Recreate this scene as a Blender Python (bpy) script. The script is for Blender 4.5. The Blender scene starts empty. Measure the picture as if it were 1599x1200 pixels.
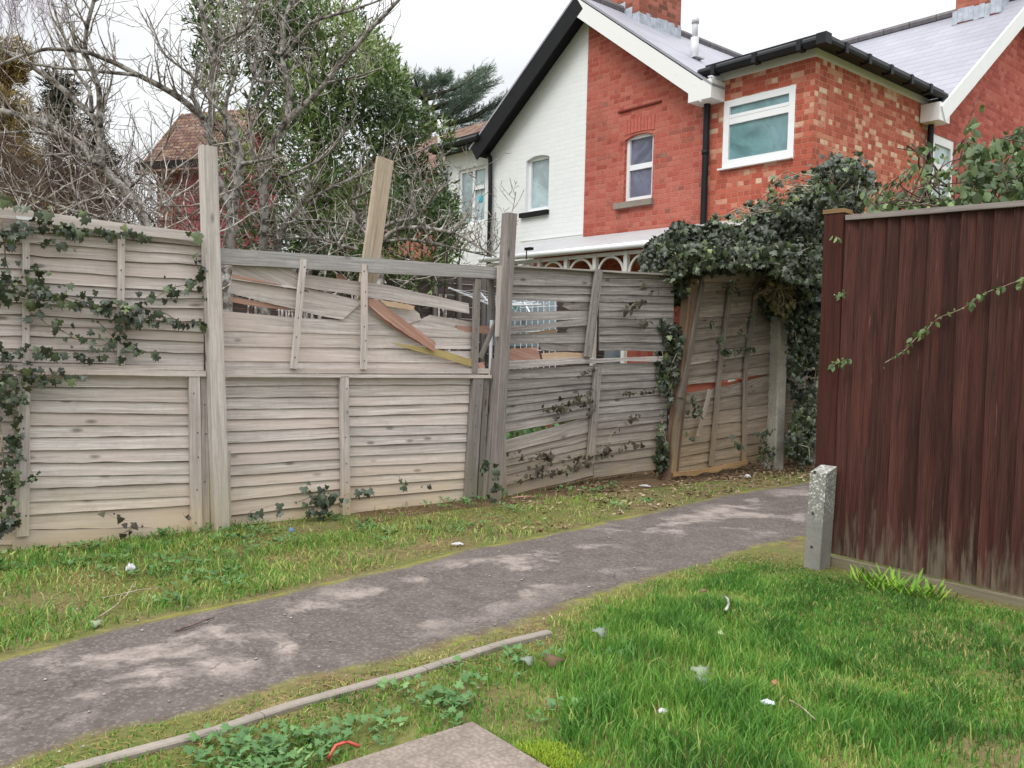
import bpy, math, random
import numpy as np
from mathutils import Vector, Matrix, noise
random.seed(7); RNG = np.random.default_rng(7)
col = bpy.context.scene.collection
sc = bpy.context.scene
rad = math.radians
# ------------------------------------------------------------------ camera
F = 1330.0
PITCH, ROLL = rad(-2.55), rad(1.40)
fw = Vector((0, math.cos(PITCH), math.sin(PITCH)))
u0 = Vector((0, -math.sin(PITCH), math.cos(PITCH))); r0 = Vector((1, 0, 0))
rt = r0*math.cos(ROLL) + u0*math.sin(ROLL)
up = u0*math.cos(ROLL) - r0*math.sin(ROLL)
CAM = Vector((0, 0, 1.15))
cd = bpy.data.cameras.new('camera'); cam = bpy.data.objects.new('camera', cd); col.objects.link(cam)
m = Matrix.Identity(4)
for i in range(3):
    m[i][0] = rt[i]; m[i][1] = up[i]; m[i][2] = -fw[i]; m[i][3] = CAM[i]
cam.matrix_world = m
cd.sensor_width = 36; cd.lens = F/1599*36; cd.clip_end = 600; cd.clip_start = 0.05
sc.camera = cam
# ------------------------------------------------------------------ sky, sun, exposure (overcast)
SUN_EL, SUN_AZ = 52, 215
w = bpy.data.worlds.new('World'); sc.world = w; w.use_nodes = True
wn = w.node_tree.nodes; wl = w.node_tree.links; wn.clear()
sky = wn.new('ShaderNodeTexSky'); sky.sky_type = 'NISHITA'; sky.sun_disc = False
sky.sun_elevation = rad(SUN_EL); sky.sun_rotation = rad(SUN_AZ); sky.dust_density = 3
hs = wn.new('ShaderNodeHueSaturation'); hs.inputs['Saturation'].default_value = 0.25
tcw = wn.new('ShaderNodeTexCoord'); nz = wn.new('ShaderNodeTexNoise'); nz.inputs['Scale'].default_value = 2.2; nz.inputs['Detail'].default_value = 5
cr = wn.new('ShaderNodeValToRGB'); cr.color_ramp.elements[0].position = .35; cr.color_ramp.elements[0].color = (7.9, 8.2, 8.6, 1)
cr.color_ramp.elements[1].position = .65; cr.color_ramp.elements[1].color = (10.4, 10.6, 10.7, 1)
mx = wn.new('ShaderNodeMix'); mx.data_type = 'RGBA'; mx.inputs['Factor'].default_value = .85
bg = wn.new('ShaderNodeBackground'); bg.inputs['Strength'].default_value = 0.115
wo = wn.new('ShaderNodeOutputWorld')
wl.new(sky.outputs[0], hs.inputs['Color']); wl.new(tcw.outputs['Generated'], nz.inputs['Vector']); wl.new(nz.outputs['Fac'], cr.inputs[0])
sz_ = wn.new('ShaderNodeSeparateXYZ'); mrw = wn.new('ShaderNodeMapRange'); mrw.inputs[1].default_value = .3; mrw.inputs[2].default_value = 1; mrw.inputs[3].default_value = .66; mrw.inputs[4].default_value = 2.1
vm = wn.new('ShaderNodeVectorMath'); vm.operation = 'SCALE'
wl.new(tcw.outputs['Generated'], sz_.inputs[0]); wl.new(sz_.outputs[2], mrw.inputs[0]); wl.new(cr.outputs[0], vm.inputs[0]); wl.new(mrw.outputs[0], vm.inputs['Scale'])
wl.new(hs.outputs[0], mx.inputs[6]); wl.new(vm.outputs[0], mx.inputs[7]); wl.new(mx.outputs[2], bg.inputs[0]); wl.new(bg.outputs[0], wo.inputs[0])
sl = bpy.data.lights.new('sun', 'SUN'); sl.energy = 1.0; sl.angle = rad(25); sl.color = (1, .97, .93)
so = bpy.data.objects.new('sun', sl); col.objects.link(so)
_az = rad(SUN_AZ); sd = Vector((math.sin(_az)*math.cos(rad(SUN_EL)), math.cos(_az)*math.cos(rad(SUN_EL)), math.sin(rad(SUN_EL))))
so.rotation_euler = sd.to_track_quat('Z', 'Y').to_euler()
sc.view_settings.view_transform = 'Standard'; sc.view_settings.look = 'None'; sc.view_settings.gamma = 1
sc.view_settings.exposure = 0.55
sc.cycles.max_bounces = 6; sc.cycles.diffuse_bounces = 3; sc.cycles.glossy_bounces = 2; sc.cycles.transmission_bounces = 2
# ------------------------------------------------------------------ geometry helpers
def ray(x, y): return fw + rt*((x-799.5)/F) - up*((y-600)/F)
def dpt(x, y, d): return CAM + ray(x, y)*d
def gnd(x, y, z=0.0):
    d = ray(x, y); return CAM + d*((z-CAM.z)/d.z)
class Pl:
    def __init__(s, p, e):
        s.p = Vector((p[0], p[1], 0)); s.e = Vector((e[0], e[1], 0)).normalized(); s.n = Vector((s.e.y, -s.e.x, 0))
        if s.n.dot(CAM-s.p) < 0: s.n = -s.n
    def P(s, x, y, o=0.0):
        d = ray(x, y); return CAM + d*(((s.p+s.n*o-CAM).dot(s.n))/d.dot(s.n))
    def W(s, a, z, o=0.0): return s.p + s.e*a + s.n*o + Vector((0, 0, z))
    def sz(s, x, y, o=0.0):
        q = s.P(x, y, o); return (q-s.p).dot(s.e), q.z
class MB:
    def __init__(s): s.v = []; s.f = []; s.uv = []; s.t = []; s.m = []
    def face(s, pts, g=None, off=(0, 0), t=.5, m=0, uvs=None):
        pts = [Vector(p) for p in pts]
        n = (pts[1]-pts[0]).cross(pts[2]-pts[0])
        if n.length < 1e-12 and len(pts) > 3: n = (pts[2]-pts[0]).cross(pts[3]-pts[0])
        n = n.normalized() if n.length > 1e-12 else Vector((0, 0, 1))
        if g is None: g = Vector((0, 0, 1))
        gg = g - n*g.dot(n)
        if gg.length < .3: gg = n.orthogonal()
        gg.normalize(); h = n.cross(gg)
        if h.z < 0: h = -h
        k = len(s.v); s.v += [tuple(p) for p in pts]; s.f.append(list(range(k, k+len(pts))))
        s.uv += [(a+off[0], b+off[1]) for a, b in uvs] if uvs else [(p.dot(gg)+off[0], p.dot(h)+off[1]) for p in pts]; s.t.append(t); s.m.append(m)
    def box(s, c, ax, ay, az, g=None, t=None, m=0):
        """c centre, ax ay az half vectors"""
        if t is None: t = random.random()
        off = (random.uniform(0, 20), random.uniform(0, 20))
        c = Vector(c)
        if g is None: g = max((ax, ay, az), key=lambda v: v.length).normalized()
        for a, b, d in ((ax, ay, az), (ay, az, ax), (az, ax, ay)):
            for sg in (1, -1):
                q = c + d*sg
                s.face([q-a-b, q+a-b, q+a+b, q-a+b] if sg > 0 else [q-a-b, q-a+b, q+a+b, q+a-b], g, off, t, m)
    def beam(s, A, B, wd, dp, e, n, t=None, m=0, ch=.12, taper=1.0):
        """prism from A to B with chamfered section, wd along e, dp along n"""
        if t is None: t = random.random()
        off = (random.uniform(0, 20), random.uniform(0, 20))
        A, B = Vector(A), Vector(B); g = (B-A).normalized()
        c = ch*min(wd, dp)
        sec = [(-wd/2+c, -dp/2), (wd/2-c, -dp/2), (wd/2, -dp/2+c), (wd/2, dp/2-c), (wd/2-c, dp/2), (-wd/2+c, dp/2), (-wd/2, dp/2-c), (-wd/2, -dp/2+c)]
        K = 5; rings = []; per = [0]
        for i in range(8): per.append(per[-1]+math.hypot(sec[(i+1) % 8][0]-sec[i][0], sec[(i+1) % 8][1]-sec[i][1]))
        for k in range(K):
            f = k/(K-1); q = A.lerp(B, f); sc_ = 1+(taper-1)*f
            j = e*noise.noise(q*2.1)*.006
            rings.append([q+j+e*x*sc_+n*y*sc_ for x, y in sec])
        for k in range(K-1):
            for i in range(8):
                L_ = (B-A).length; u0_, u1_ = L_*k/(K-1), L_*(k+1)/(K-1); v0 = per[i]; v1 = per[i+1]
                s.face([rings[k][i], rings[k][(i+1) % 8], rings[k+1][(i+1) % 8], rings[k+1][i]], g, off, t, m, [(u0_, v0), (u0_, v1), (u1_, v1), (u1_, v0)])
        s.face(rings[-1], e, off, t, m); s.face(rings[0][::-1], e, off, t, m)
    def tube(s, pts, r, sides=6, t=.5, m=0, cap=True):
        pts = [Vector(p) for p in pts]; n = len(pts)
        if not isinstance(r, (list, tuple)): r = [r]*n
        d0 = (pts[1]-pts[0]).normalized(); a = d0.orthogonal().normalized(); rings = []; L = 0
        k0 = len(s.v)
        for i, p in enumerate(pts):
            d = (pts[min(i+1, n-1)]-pts[max(i-1, 0)])
            d = d.normalized() if d.length > 1e-9 else d0
            a = (a-d*a.dot(d)); a = a.normalized() if a.length > 1e-6 else d.orthogonal().normalized(); b = d.cross(a)
            for j in range(sides):
                th = 2*math.pi*j/sides
                s.v.append(tuple(p + (a*math.cos(th)+b*math.sin(th))*r[i]))
        for i in range(n-1):
            l = (pts[i+1]-pts[i]).length
            for j in range(sides):
                A_ = k0+i*sides+j; B_ = k0+i*sides+(j+1) % sides
                s.f.append([A_, B_, B_+sides, A_+sides]); s.t.append(t); s.m.append(m)
                s.uv += [(L, j*.03), (L, j*.03+.03), (L+l, j*.03+.03), (L+l, j*.03)]
            L += l
        if cap:
            for base, rev in ((k0, True), (k0+(n-1)*sides, False)):
                f = [base+j for j in range(sides)]
                s.f.append(f[::-1] if rev else f); s.t.append(t); s.m.append(m); s.uv += [(0, 0)]*sides
    def build(s, name, mats, parent=None, smooth=False):
        if name == 'lap_boards': mats = [mats, LAP_SHADE]
        me = bpy.data.meshes.new(name); me.from_pydata(s.v, [], s.f)
        if not isinstance(mats, (list, tuple)): mats = [mats]
        for q in mats: me.materials.append(q)
        uv = me.uv_layers.new(name='UVMap'); uv.data.foreach_set('uv', [c for q in s.uv for c in q])
        at = me.attributes.new('tint', 'FLOAT', 'FACE'); at.data.foreach_set('value', s.t)
        me.polygons.foreach_set('material_index', s.m)
        if smooth: me.polygons.foreach_set('use_smooth', [True]*len(s.f))
        me.update()
        o = bpy.data.objects.new(name, me); col.objects.link(o)
        if parent: adopt(o, parent)
        return o
def adopt(o, parent):
    o.parent = parent
    p = parent; M_ = Matrix.Identity(4)
    while p is not None:
        M_ = Matrix.Translation(p.location) @ p.matrix_parent_inverse @ M_ if False else M_
        p = None
    o.matrix_parent_inverse = world_of(parent).inverted()
def world_of(o):
    M_ = o.matrix_basis.copy()
    if o.parent: M_ = world_of(o.parent) @ o.matrix_parent_inverse @ M_
    return M_
def tag(o, label=None, cat=None, group=None, kind=None):
    if label: o['label'] = label
    if cat: o['category'] = cat
    if group: o['group'] = group
    if kind: o['kind'] = kind
    return o
def thing(name, label, cat, loc, group=None):
    o = bpy.data.objects.new(name, None); col.objects.link(o); o.location = loc; o.empty_display_size = .2
    return tag(o, label, cat, group)
def npmesh(name, V, Fc, tint, mat, parent=None, smooth=False):
    """V (n,3), Fc (m,k) constant face size"""
    me = bpy.data.meshes.new(name); n = len(V); mm, k = Fc.shape
    me.vertices.add(n); me.vertices.foreach_set('co', V.astype(np.float32).ravel())
    me.loops.add(mm*k); me.loops.foreach_set('vertex_index', Fc.astype(np.int32).ravel())
    me.polygons.add(mm); me.polygons.foreach_set('loop_start', np.arange(0, mm*k, k, dtype=np.int32))
    at = me.attributes.new('tint', 'FLOAT', 'FACE'); at.data.foreach_set('value', tint.astype(np.float32))
    if smooth: me.polygons.foreach_set('use_smooth', np.ones(mm, dtype=bool))
    me.materials.append(mat); me.update(calc_edges=True); me.validate()
    o = bpy.data.objects.new(name, me); col.objects.link(o)
    if parent: adopt(o, parent)
    return o
def unit(a): return a/np.maximum(np.linalg.norm(a, axis=-1, keepdims=True), 1e-9)
def leaves(name, tmpl, pos, axis, nrm, scale, tint, mat, parent=None):
    """tmpl = (verts (k,3) x across, y along, z normal ; faces (m,3))"""
    tv, tf = tmpl; tv = np.array(tv, float); tf = np.array(tf, int)
    y = unit(np.asarray(axis)); z = np.asarray(nrm); z = unit(z - y*(z*y).sum(-1, keepdims=True)); x = np.cross(y, z)
    N = len(pos); sc_ = np.asarray(scale).reshape(N, 1, 1)
    V = pos[:, None, :] + sc_*(tv[None, :, 0:1]*x[:, None, :] + tv[None, :, 1:2]*y[:, None, :] + tv[None, :, 2:3]*z[:, None, :])
    Fc = (tf[None] + (np.arange(N)*len(tv))[:, None, None]).reshape(-1, tf.shape[1])
    return npmesh(name, V.reshape(-1, 3), Fc, np.repeat(tint, len(tf)), mat, parent)
def fan(outline, c, fold=.06):
    v = [(c[0], c[1], fold)] + [(x, y, -abs(x)*.25) for x, y in outline]; n = len(outline)
    return v, [(0, 1+i, 1+(i+1) % n) for i in range(n)]
IVY = fan([(0, 0), (-.34, -.12), (-.52, .16), (-.30, .34), (-.38, .66), (-.13, .62), (0, 1), (.13, .62), (.38, .66), (.30, .34), (.52, .16), (.34, -.12)], (0, .33))
IVYS = fan([(0, 0), (-.45, .05), (-.33, .5), (0, 1), (.33, .5), (.45, .05)], (0, .35))
OVAL = fan([(0, 0), (-.27, .28), (-.26, .62), (0, 1), (.26, .62), (.27, .28)], (0, .45), .03)
STRAP = ([(0, 0, 0), (-.06, .4, -.01), (-.05, .75, -.03), (0, 1, -.08), (.05, .75, -.03), (.06, .4, -.01)], [(0, 5, 1), (1, 5, 4), (1, 4, 2), (2, 4, 3)])
LANCE = ([(0, 0, 0), (-.15, .42, -.03), (0, 1, 0), (.15, .42, -.03), (0, .42, .04)], [(0, 4, 1), (1, 4, 2), (0, 3, 4), (3, 2, 4)])
ROUND = fan([(0, 0), (-.35, -.02), (-.52, .3), (-.42, .68), (-.15, .92), (.15, .92), (.42, .68), (.52, .3), (.35, -.02)], (0, .4), .05)
NEED = ([(-.03, 0, 0), (.03, 0, 0), (0, 1, 0)], [(0, 1, 2)])
def rnd(N, s=1.0): return RNG.normal(0, s, (N, 3))
def inpoly(pts, x, y):
    n = len(pts); r = np.zeros(len(x), bool); j = n-1
    for i in range(n):
        xi, yi = pts[i]; xj, yj = pts[j]
        r ^= ((yi > y) != (yj > y)) & (x < (xj-xi)*(y-yi)/(yj-yi+1e-12)+xi); j = i
    return r
def sample_poly(pts, N):
    a = np.array(pts, float); lo, hi = a.min(0), a.max(0); X = []; Y = []; c = 0
    while c < N:
        x = RNG.uniform(lo[0], hi[0], N*2); y = RNG.uniform(lo[1], hi[1], N*2); k = inpoly(pts, x, y)
        X.append(x[k]); Y.append(y[k]); c += k.sum()
    return np.concatenate(X)[:N], np.concatenate(Y)[:N]
nrt, nup, nfw, nC = (np.array(v) for v in (rt, up, fw, CAM))
def nray(x, y): return nfw + nrt*((x-799.5)/F)[:, None] - nup*((y-600)/F)[:, None]
def nplane(pl, x, y, o):
    d = nray(x, y); n = np.array(pl.n); k = (float((pl.p-CAM).dot(pl.n))+o)/(d@n); return nC + d*k[:, None]
def npn(P, s=1.0, o=0.0):
    return np.array([noise.noise(Vector((p[0]*s+o, p[1]*s, p[2]*s))) for p in P])
# ------------------------------------------------------------------ material helper
class NT:
    def __init__(s, name, rough=.8, spec=.3):
        s.m = bpy.data.materials.new(name); s.m.use_nodes = True; s.t = s.m.node_tree; s.b = s.t.nodes['Principled BSDF']
        s.b.inputs['Roughness'].default_value = rough; s.b.inputs['Specular IOR Level'].default_value = spec
    def put(s, inp, v):
        if hasattr(v, 'is_output') or isinstance(v, bpy.types.NodeSocket): s.t.links.new(v, inp)
        elif isinstance(v, (tuple, list)) and len(v) == 3 and inp.type == 'RGBA': inp.default_value = (*v, 1)
        else: inp.default_value = v
    def n(s, typ, **k):
        nd = s.t.nodes.new('ShaderNode'+typ)
        for a, v in k.items():
            if a.startswith('i_'): s.put(nd.inputs[a[2:].replace('_', ' ')], v)
            else: setattr(nd, a, v)
        return nd
    def math(s, op, a, b=0.0, c=None):
        nd = s.t.nodes.new('ShaderNodeMath'); nd.operation = op; s.put(nd.inputs[0], a); s.put(nd.inputs[1], b)
        if c is not None: s.put(nd.inputs[2], c)
        return nd.outputs[0]
    def uv(s):
        nd = s.n('UVMap'); nd.uv_map = 'UVMap'; sp = s.n('SeparateXYZ'); s.t.links.new(nd.outputs[0], sp.inputs[0]); return sp.outputs[0], sp.outputs[1]
    def xyz(s, a, b, c=0.0):
        nd = s.n('CombineXYZ'); s.put(nd.inputs[0], a); s.put(nd.inputs[1], b); s.put(nd.inputs[2], c); return nd.outputs[0]
    def noise(s, vec, scale=1, detail=3, rough=.55, dist=0.0):
        nd = s.n('TexNoise'); s.put(nd.inputs['Vector'], vec); nd.inputs['Scale'].default_value = scale; nd.inputs['Detail'].default_value = detail
        nd.inputs['Roughness'].default_value = rough; nd.inputs['Distortion'].default_value = dist; return nd.outputs['Fac']
    def ramp(s, f, stops, interp='LINEAR'):
        nd = s.n('ValToRGB'); s.put(nd.inputs[0], f); e = nd.color_ramp.elements; nd.color_ramp.interpolation = interp
        while len(e) < len(stops): e.new(.5)
        for i, (p, c) in enumerate(stops):
            e[i].position = p; e[i].color = (*c, 1) if len(c) == 3 else c
        return nd.outputs[0]
    def mix(s, f, a, b, mode='MIX'):
        nd = s.n('Mix', data_type='RGBA', blend_type=mode); s.put(nd.inputs[0], f); s.put(nd.inputs[6], a); s.put(nd.inputs[7], b); return nd.outputs[2]
    def mr(s, v, a, b, c=0.0, d=1.0):
        nd = s.n('MapRange'); s.put(nd.inputs[0], v)
        for i, q in enumerate((a, b, c, d)): nd.inputs[i+1].default_value = q
        return nd.outputs[0]
    def tint(s):
        nd = s.n('Attribute'); nd.attribute_name = 'tint'; return nd.outputs['Fac']
    def pos(s): return s.n('NewGeometry').outputs['Position']
    def obj(s): return s.n('TexCoord').outputs['Object']
    def bump(s, h, dist=.01, strength=.6):
        nd = s.n('Bump'); s.put(nd.inputs['Height'], h); nd.inputs['Distance'].default_value = dist; nd.inputs['Strength'].default_value = strength
        s.t.links.new(nd.outputs[0], s.b.inputs['Normal'])
    def out(s, c): s.put(s.b.inputs['Base Color'], c); return s.m
def c3(r, g, b):
    f = lambda x: (x/255/12.92) if x <= 10 else ((x/255+.055)/1.055)**2.4
    return (f(r), f(g), f(b))
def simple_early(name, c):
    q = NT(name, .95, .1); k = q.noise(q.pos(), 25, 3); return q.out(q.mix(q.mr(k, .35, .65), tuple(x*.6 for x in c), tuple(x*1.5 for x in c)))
def wood(name, light, dark, spread=.35, knot=True, stain=None, zs=.42, pink=None, blotch=.5):
    q = NT(name, .85, .2); u, v = q.uv(); t = q.tint()
    g = q.noise(q.xyz(q.math('MULTIPLY', u, 2.2), q.math('MULTIPLY', v, 55), q.math('MULTIPLY', t, 37)), 1, 5, .65, .25)
    fine = q.noise(q.xyz(q.math('MULTIPLY', u, 6), q.math('MULTIPLY', v, 260), t), 1, 2, .5)
    big = q.noise(q.xyz(q.math('MULTIPLY', u, 2.0), q.math('MULTIPLY', v, 7), q.math('MULTIPLY', t, 11)), 1, 3)
    c = q.ramp(g, [(.28, dark), (.5, tuple((a+b)/2 for a, b in zip(light, dark))), (.68, light)])
    c = q.mix(q.mr(big, .35, .7, 0, blotch), c, tuple(x*.62 for x in light))
    c = q.mix(q.mr(fine, .35, .55, .4, 0), c, tuple(x*.6 for x in dark))
    crk = q.noise(q.xyz(q.math('MULTIPLY', u, 1.6), q.math('MULTIPLY', v, 150), q.math('MULTIPLY', t, 23)), 1, 2, .5)
    c = q.mix(q.mr(crk, .66, .70, 0, .55), c, tuple(x*.4 for x in dark))
    mot = q.noise(q.pos(), 22, 5, .7); c = q.mix(q.mr(mot, .5, .72, 0, .3), c, tuple(x*.75 for x in dark))
    tv = q.mr(t, 0, 1, 1-spread, 1+spread*.55)
    c = q.mix(1.0, c, q.xyz(tv, tv, tv), 'MULTIPLY')
    if pink: c = q.mix(q.mr(q.noise(q.xyz(q.math('MULTIPLY', u, 1.1), q.math('MULTIPLY', v, 3.2), q.math('ADD', t, 5.)), 1, 2), .48, .7, 0, .6), c, pink)
    if knot:
        vo = q.n('TexVoronoi'); q.put(vo.inputs['Vector'], q.xyz(q.math('MULTIPLY', u, 3.0), q.math('MULTIPLY', v, 8), q.math('MULTIPLY', t, 9))); vo.inputs['Scale'].default_value = 1
        c = q.mix(q.mr(vo.outputs['Distance'], .05, .13, .75, 0), c, tuple(x*.35 for x in dark))
    z = q.n('SeparateXYZ'); q.put(z.inputs[0], q.pos())
    nn = q.noise(q.pos(), 3.5, 4)
    if stain:
        f = q.math('MULTIPLY', q.mr(z.outputs[2], 0.02, zs, .7, 0), q.mr(nn, .3, .6, .45, 1))
        c = q.mix(f, c, stain)
    q.bump(q.math('ADD', g, q.math('MULTIPLY', fine, .4)), .002, .6)
    return q.out(c)
LAP_SHADE = simple_early('painted_lap_shadow', c3(78, 68, 60))  # shadow line under each lapped slat, put into the colour
W_PALE = wood('weathered_pale_wood', c3(226, 217, 211), c3(164, 152, 146), .24, stain=c3(198, 176, 140), pink=c3(202, 182, 172))
W_GREY = wood('weathered_grey_wood', c3(192, 184, 179), c3(110, 103, 99), .3, stain=c3(160, 140, 108), zs=.6)
W_POST = wood('weathered_post_wood', c3(214, 206, 200), c3(172, 163, 157), .12, stain=c3(165, 150, 112), zs=.5)
W_OLD = wood('old_dark_post_wood', c3(166, 157, 152), c3(116, 108, 104), .25, stain=c3(135, 130, 105), zs=.4)
W_BROWN = wood('brown_post_wood', c3(136, 112, 92), c3(84, 66, 52), .3)
W_LEAN = wood('leaning_panel_wood', c3(170, 158, 146), c3(98, 89, 80), .4, stain=c3(148, 122, 84), zs=.8)
W_RED = wood('freshly_split_wood', c3(202, 164, 148), c3(162, 120, 104), .3, knot=False)
W_ORANGE = wood('pale_split_wood', c3(212, 188, 162), c3(184, 150, 122), .3, knot=False)
W_YELLOW = wood('yellow_stained_wood', c3(200, 182, 126), c3(166, 142, 98), .3, knot=False)
def simple(name, c, rough=.6, spec=.4, metal=0.0, nv=.12, sc_=6):
    q = NT(name, rough, spec); q.b.inputs['Metallic'].default_value = metal
    k = q.noise(q.pos(), sc_, 4); return q.out(q.mix(q.mr(k, .3, .7, 0, 1), tuple(x*(1-nv) for x in c), tuple(min(1, x*(1+nv)) for x in c)))
WHITE = simple('white_upvc', (.80, .81, .82), .35, .5, nv=.03)
BARGE_W = None
BLACK = simple('black_gutter_plastic', (.010, .011, .013), .5, .25, nv=.2)
BLACKP = simple('black_painted_board', (.007, .007, .008), .6, .2, nv=.3)
NAIL = simple('rusty_nail', (.05, .04, .035), .7)
LEAD = simple('lead_flashing', c3(170, 176, 186), .55, .4, nv=.25, sc_=9)
def glass(name, c, rough=.06):
    q = NT(name, rough, .8); k = q.noise(q.pos(), 1.9, 5, .6, .8); b_ = q.noise(q.pos(), 6, 5, .7, 1.2); cc = q.mix(q.mr(k, .42, .6), tuple(x*.6 for x in c), c); return q.out(q.mix(q.mr(b_, .56, .66, 0, .45), cc, tuple(x*.4 for x in c)))
G_LILAC = glass('lilac_grey_glass', c3(118, 120, 140)); G_TEAL = glass('teal_tinted_glass', c3(112, 150, 154)); G_PALE = glass('pale_blind_glass', c3(176, 196, 200), .2); G_DARK = glass('dark_glass', c3(70, 78, 84))
def brick(name, stops, mortar, bw=.225, rh=.075, grime=.25, mw=.010, rgh=.85, bmp=.006):
    q = NT(name, rgh, .2); u, v = q.uv()
    wob = q.math('MULTIPLY', q.math('SUBTRACT', q.noise(q.pos(), 9, 2), .5), .012)
    v2 = q.math('ADD', v, wob); u2 = q.math('ADD', u, wob)
    rv = q.math('DIVIDE', v2, rh); row = q.math('FLOOR', rv); par = q.math('MODULO', q.math('ABSOLUTE', row), 2.0)
    wd = q.math('MULTIPLY', q.math('SUBTRACT', 1.0, q.math('MULTIPLY', par, .5)), bw)   # stretchers then headers
    ru = q.math('ADD', q.math('DIVIDE', u2, wd), q.math('MULTIPLY', par, .25)); cl = q.math('FLOOR', ru)
    fv = q.math('MULTIPLY', q.math('FRACT', rv), rh); fu = q.math('MULTIPLY', q.math('FRACT', ru), wd)
    m1 = q.mr(fv, mw*.6, mw*1.3, 1, 0); m2 = q.mr(fu, mw*.6, mw*1.3, 1, 0); mm = q.math('MAXIMUM', m1, m2)
    wn_ = q.n('TexWhiteNoise', noise_dimensions='2D'); q.put(wn_.inputs['Vector'], q.xyz(cl, row)); r = wn_.outputs['Value']
    zone = q.noise(q.pos(), .9, 3)
    r2 = q.math('ADD', q.math('MULTIPLY', r, .8), q.math('MULTIPLY', q.mr(zone, .3, .7), .2))
    c = q.ramp(r2, stops, 'LINEAR')
    sp = q.noise(q.pos(), 45, 3); c = q.mix(q.mr(sp, .35, .7, 0, .35 if grime else .04), c, tuple(x*.75 for x in stops[0][1]))
    mv = q.noise(q.pos(), 2.3, 4); c = q.mix(q.math('MULTIPLY', mm, q.mr(mv, .3, .6, .35, .95)), c, mortar)
    gz = q.noise(q.pos(), 1.7, 5); c = q.mix(q.mr(gz, .5, .8, 0, grime), c, tuple(x*.5 for x in stops[0][1]))
    q.bump(q.math('SUBTRACT', q.math('MULTIPLY', sp, .25), mm), bmp, .8)
    return q.out(c)
BR_RED = brick('red_painted_brick', [(.0, c3(124, 66, 56)), (.1, c3(168, 82, 70)), (.4, c3(184, 100, 86)), (.8, c3(190, 114, 98)), (.93, c3(150, 88, 78)), (.985, c3(160, 136, 118))], c3(198, 130, 112), rh=.07, grime=.35)
BR_EXT = brick('orange_brick', [(.0, c3(140, 76, 62)), (.35, c3(180, 90, 72)), (.72, c3(190, 104, 84)), (.86, c3(202, 144, 120)), (.95, c3(218, 190, 164))], c3(200, 140, 116), bw=.175, rh=.066, grime=.1, mw=.008)
BR_SIDE = brick('side_orange_brick', [(.0, c3(146, 78, 64)), (.35, c3(182, 94, 76)), (.62, c3(194, 112, 92)), (.77, c3(208, 156, 130)), (.92, c3(226, 204, 178))], c3(206, 152, 126), bw=.175, rh=.066, grime=.1, mw=.008)
BR_END = brick('pinkish_brick', [(.0, c3(150, 70, 62)), (.5, c3(178, 88, 78)), (.95, c3(196, 116, 100))], c3(188, 128, 116), grime=.15)
BR_CHIM = brick('chimney_brick', [(.0, c3(104, 70, 58)), (.5, c3(168, 96, 80)), (.9, c3(180, 116, 98))], c3(170, 120, 100))
BR_FAR = brick('far_brown_brick', [(.0, c3(110, 66, 56)), (.5, c3(146, 84, 70)), (.9, c3(170, 110, 92))], c3(176, 160, 148))
BR_WHITE = brick('white_painted_brick', [(.0, c3(224, 226, 225)), (.5, c3(227, 229, 228)), (.95, c3(229, 230, 229))], c3(221, 222, 221), grime=.0, mw=.010, bmp=.0016)
TILE_PINK = brick('pink_hung_tile', [(.0, c3(138, 66, 70)), (.5, c3(176, 92, 98)), (.95, c3(186, 104, 108))], c3(90, 44, 46), bw=.34, rh=.2, mw=.02)
ROOF_TILE = brick('mossy_clay_roof_tile', [(.0, c3(80, 58, 52)), (.45, c3(122, 90, 80)), (.7, c3(134, 106, 80)), (.95, c3(152, 130, 120))], c3(50, 34, 30), bw=.3, rh=.16, mw=.03)
def slate(name, a, b):
    q = NT(name, .55, .4); u, v = q.uv()
    rv = q.math('DIVIDE', v, .2); row = q.math('FLOOR', rv); ru = q.math('ADD', q.math('DIVIDE', u, .3), q.math('MULTIPLY', q.math('MODULO', q.math('ABSOLUTE', row), 2.), .5))
    wn_ = q.n('TexWhiteNoise', noise_dimensions='2D'); q.put(wn_.inputs['Vector'], q.xyz(q.math('FLOOR', ru), row))
    c = q.mix(wn_.outputs['Value'], a, b)
    e = q.math('MAXIMUM', q.mr(q.math('FRACT', rv), .02, .12, 1, 0), q.mr(q.math('FRACT', ru), .01, .04, .6, 0))
    c = q.mix(q.math('MULTIPLY', e, .45), c, tuple(x*.45 for x in a)); k = q.noise(q.pos(), 1.5, 4)
    c = q.mix(q.mr(k, .45, .7, 0, .25), c, tuple(x*.7 for x in a))
    q.bump(q.math('SUBTRACT', q.math('FRACT', rv), e), .01, .5); return q.out(c)
SLATE = slate('grey_slate', c3(146, 146, 156), c3(155, 155, 164))
def barge():
    q = NT('flaking_white_paint', .6, .3); n1 = q.noise(q.xyz(*q.uv(), 0.0), 14, 5, .7)
    q2 = q.mr(n1, .60, .8, 0, .5); return q.out(q.mix(q2, c3(226, 226, 224), c3(150, 146, 138)))
BARGE_W = barge()
def concrete(name, c, lich=True, zs=None):
    q = NT(name, .9, .2); n1 = q.noise(q.pos(), 8, 5); n2 = q.noise(q.pos(), 45, 4, .7)
    cc = q.mix(q.mr(n1, .3, .7), tuple(x*.72 for x in c), c); cc = q.mix(q.mr(n2, .4, .7, 0, .4), cc, tuple(x*.55 for x in c))
    if lich:
        sp = q.n('SeparateXYZ'); q.put(sp.inputs[0], q.pos())
        f = q.mr(q.noise(q.pos(), 75, 4, .7), .53, .62)
        if zs: f = q.math('MULTIPLY', f, q.mr(sp.outputs[2], zs[0], zs[1]))
        else: f = q.math('MULTIPLY', f, .3)
        cc = q.mix(f, cc, c3(214, 214, 208))
    q.bump(n2, .004, .6); return q.out(cc)
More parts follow.
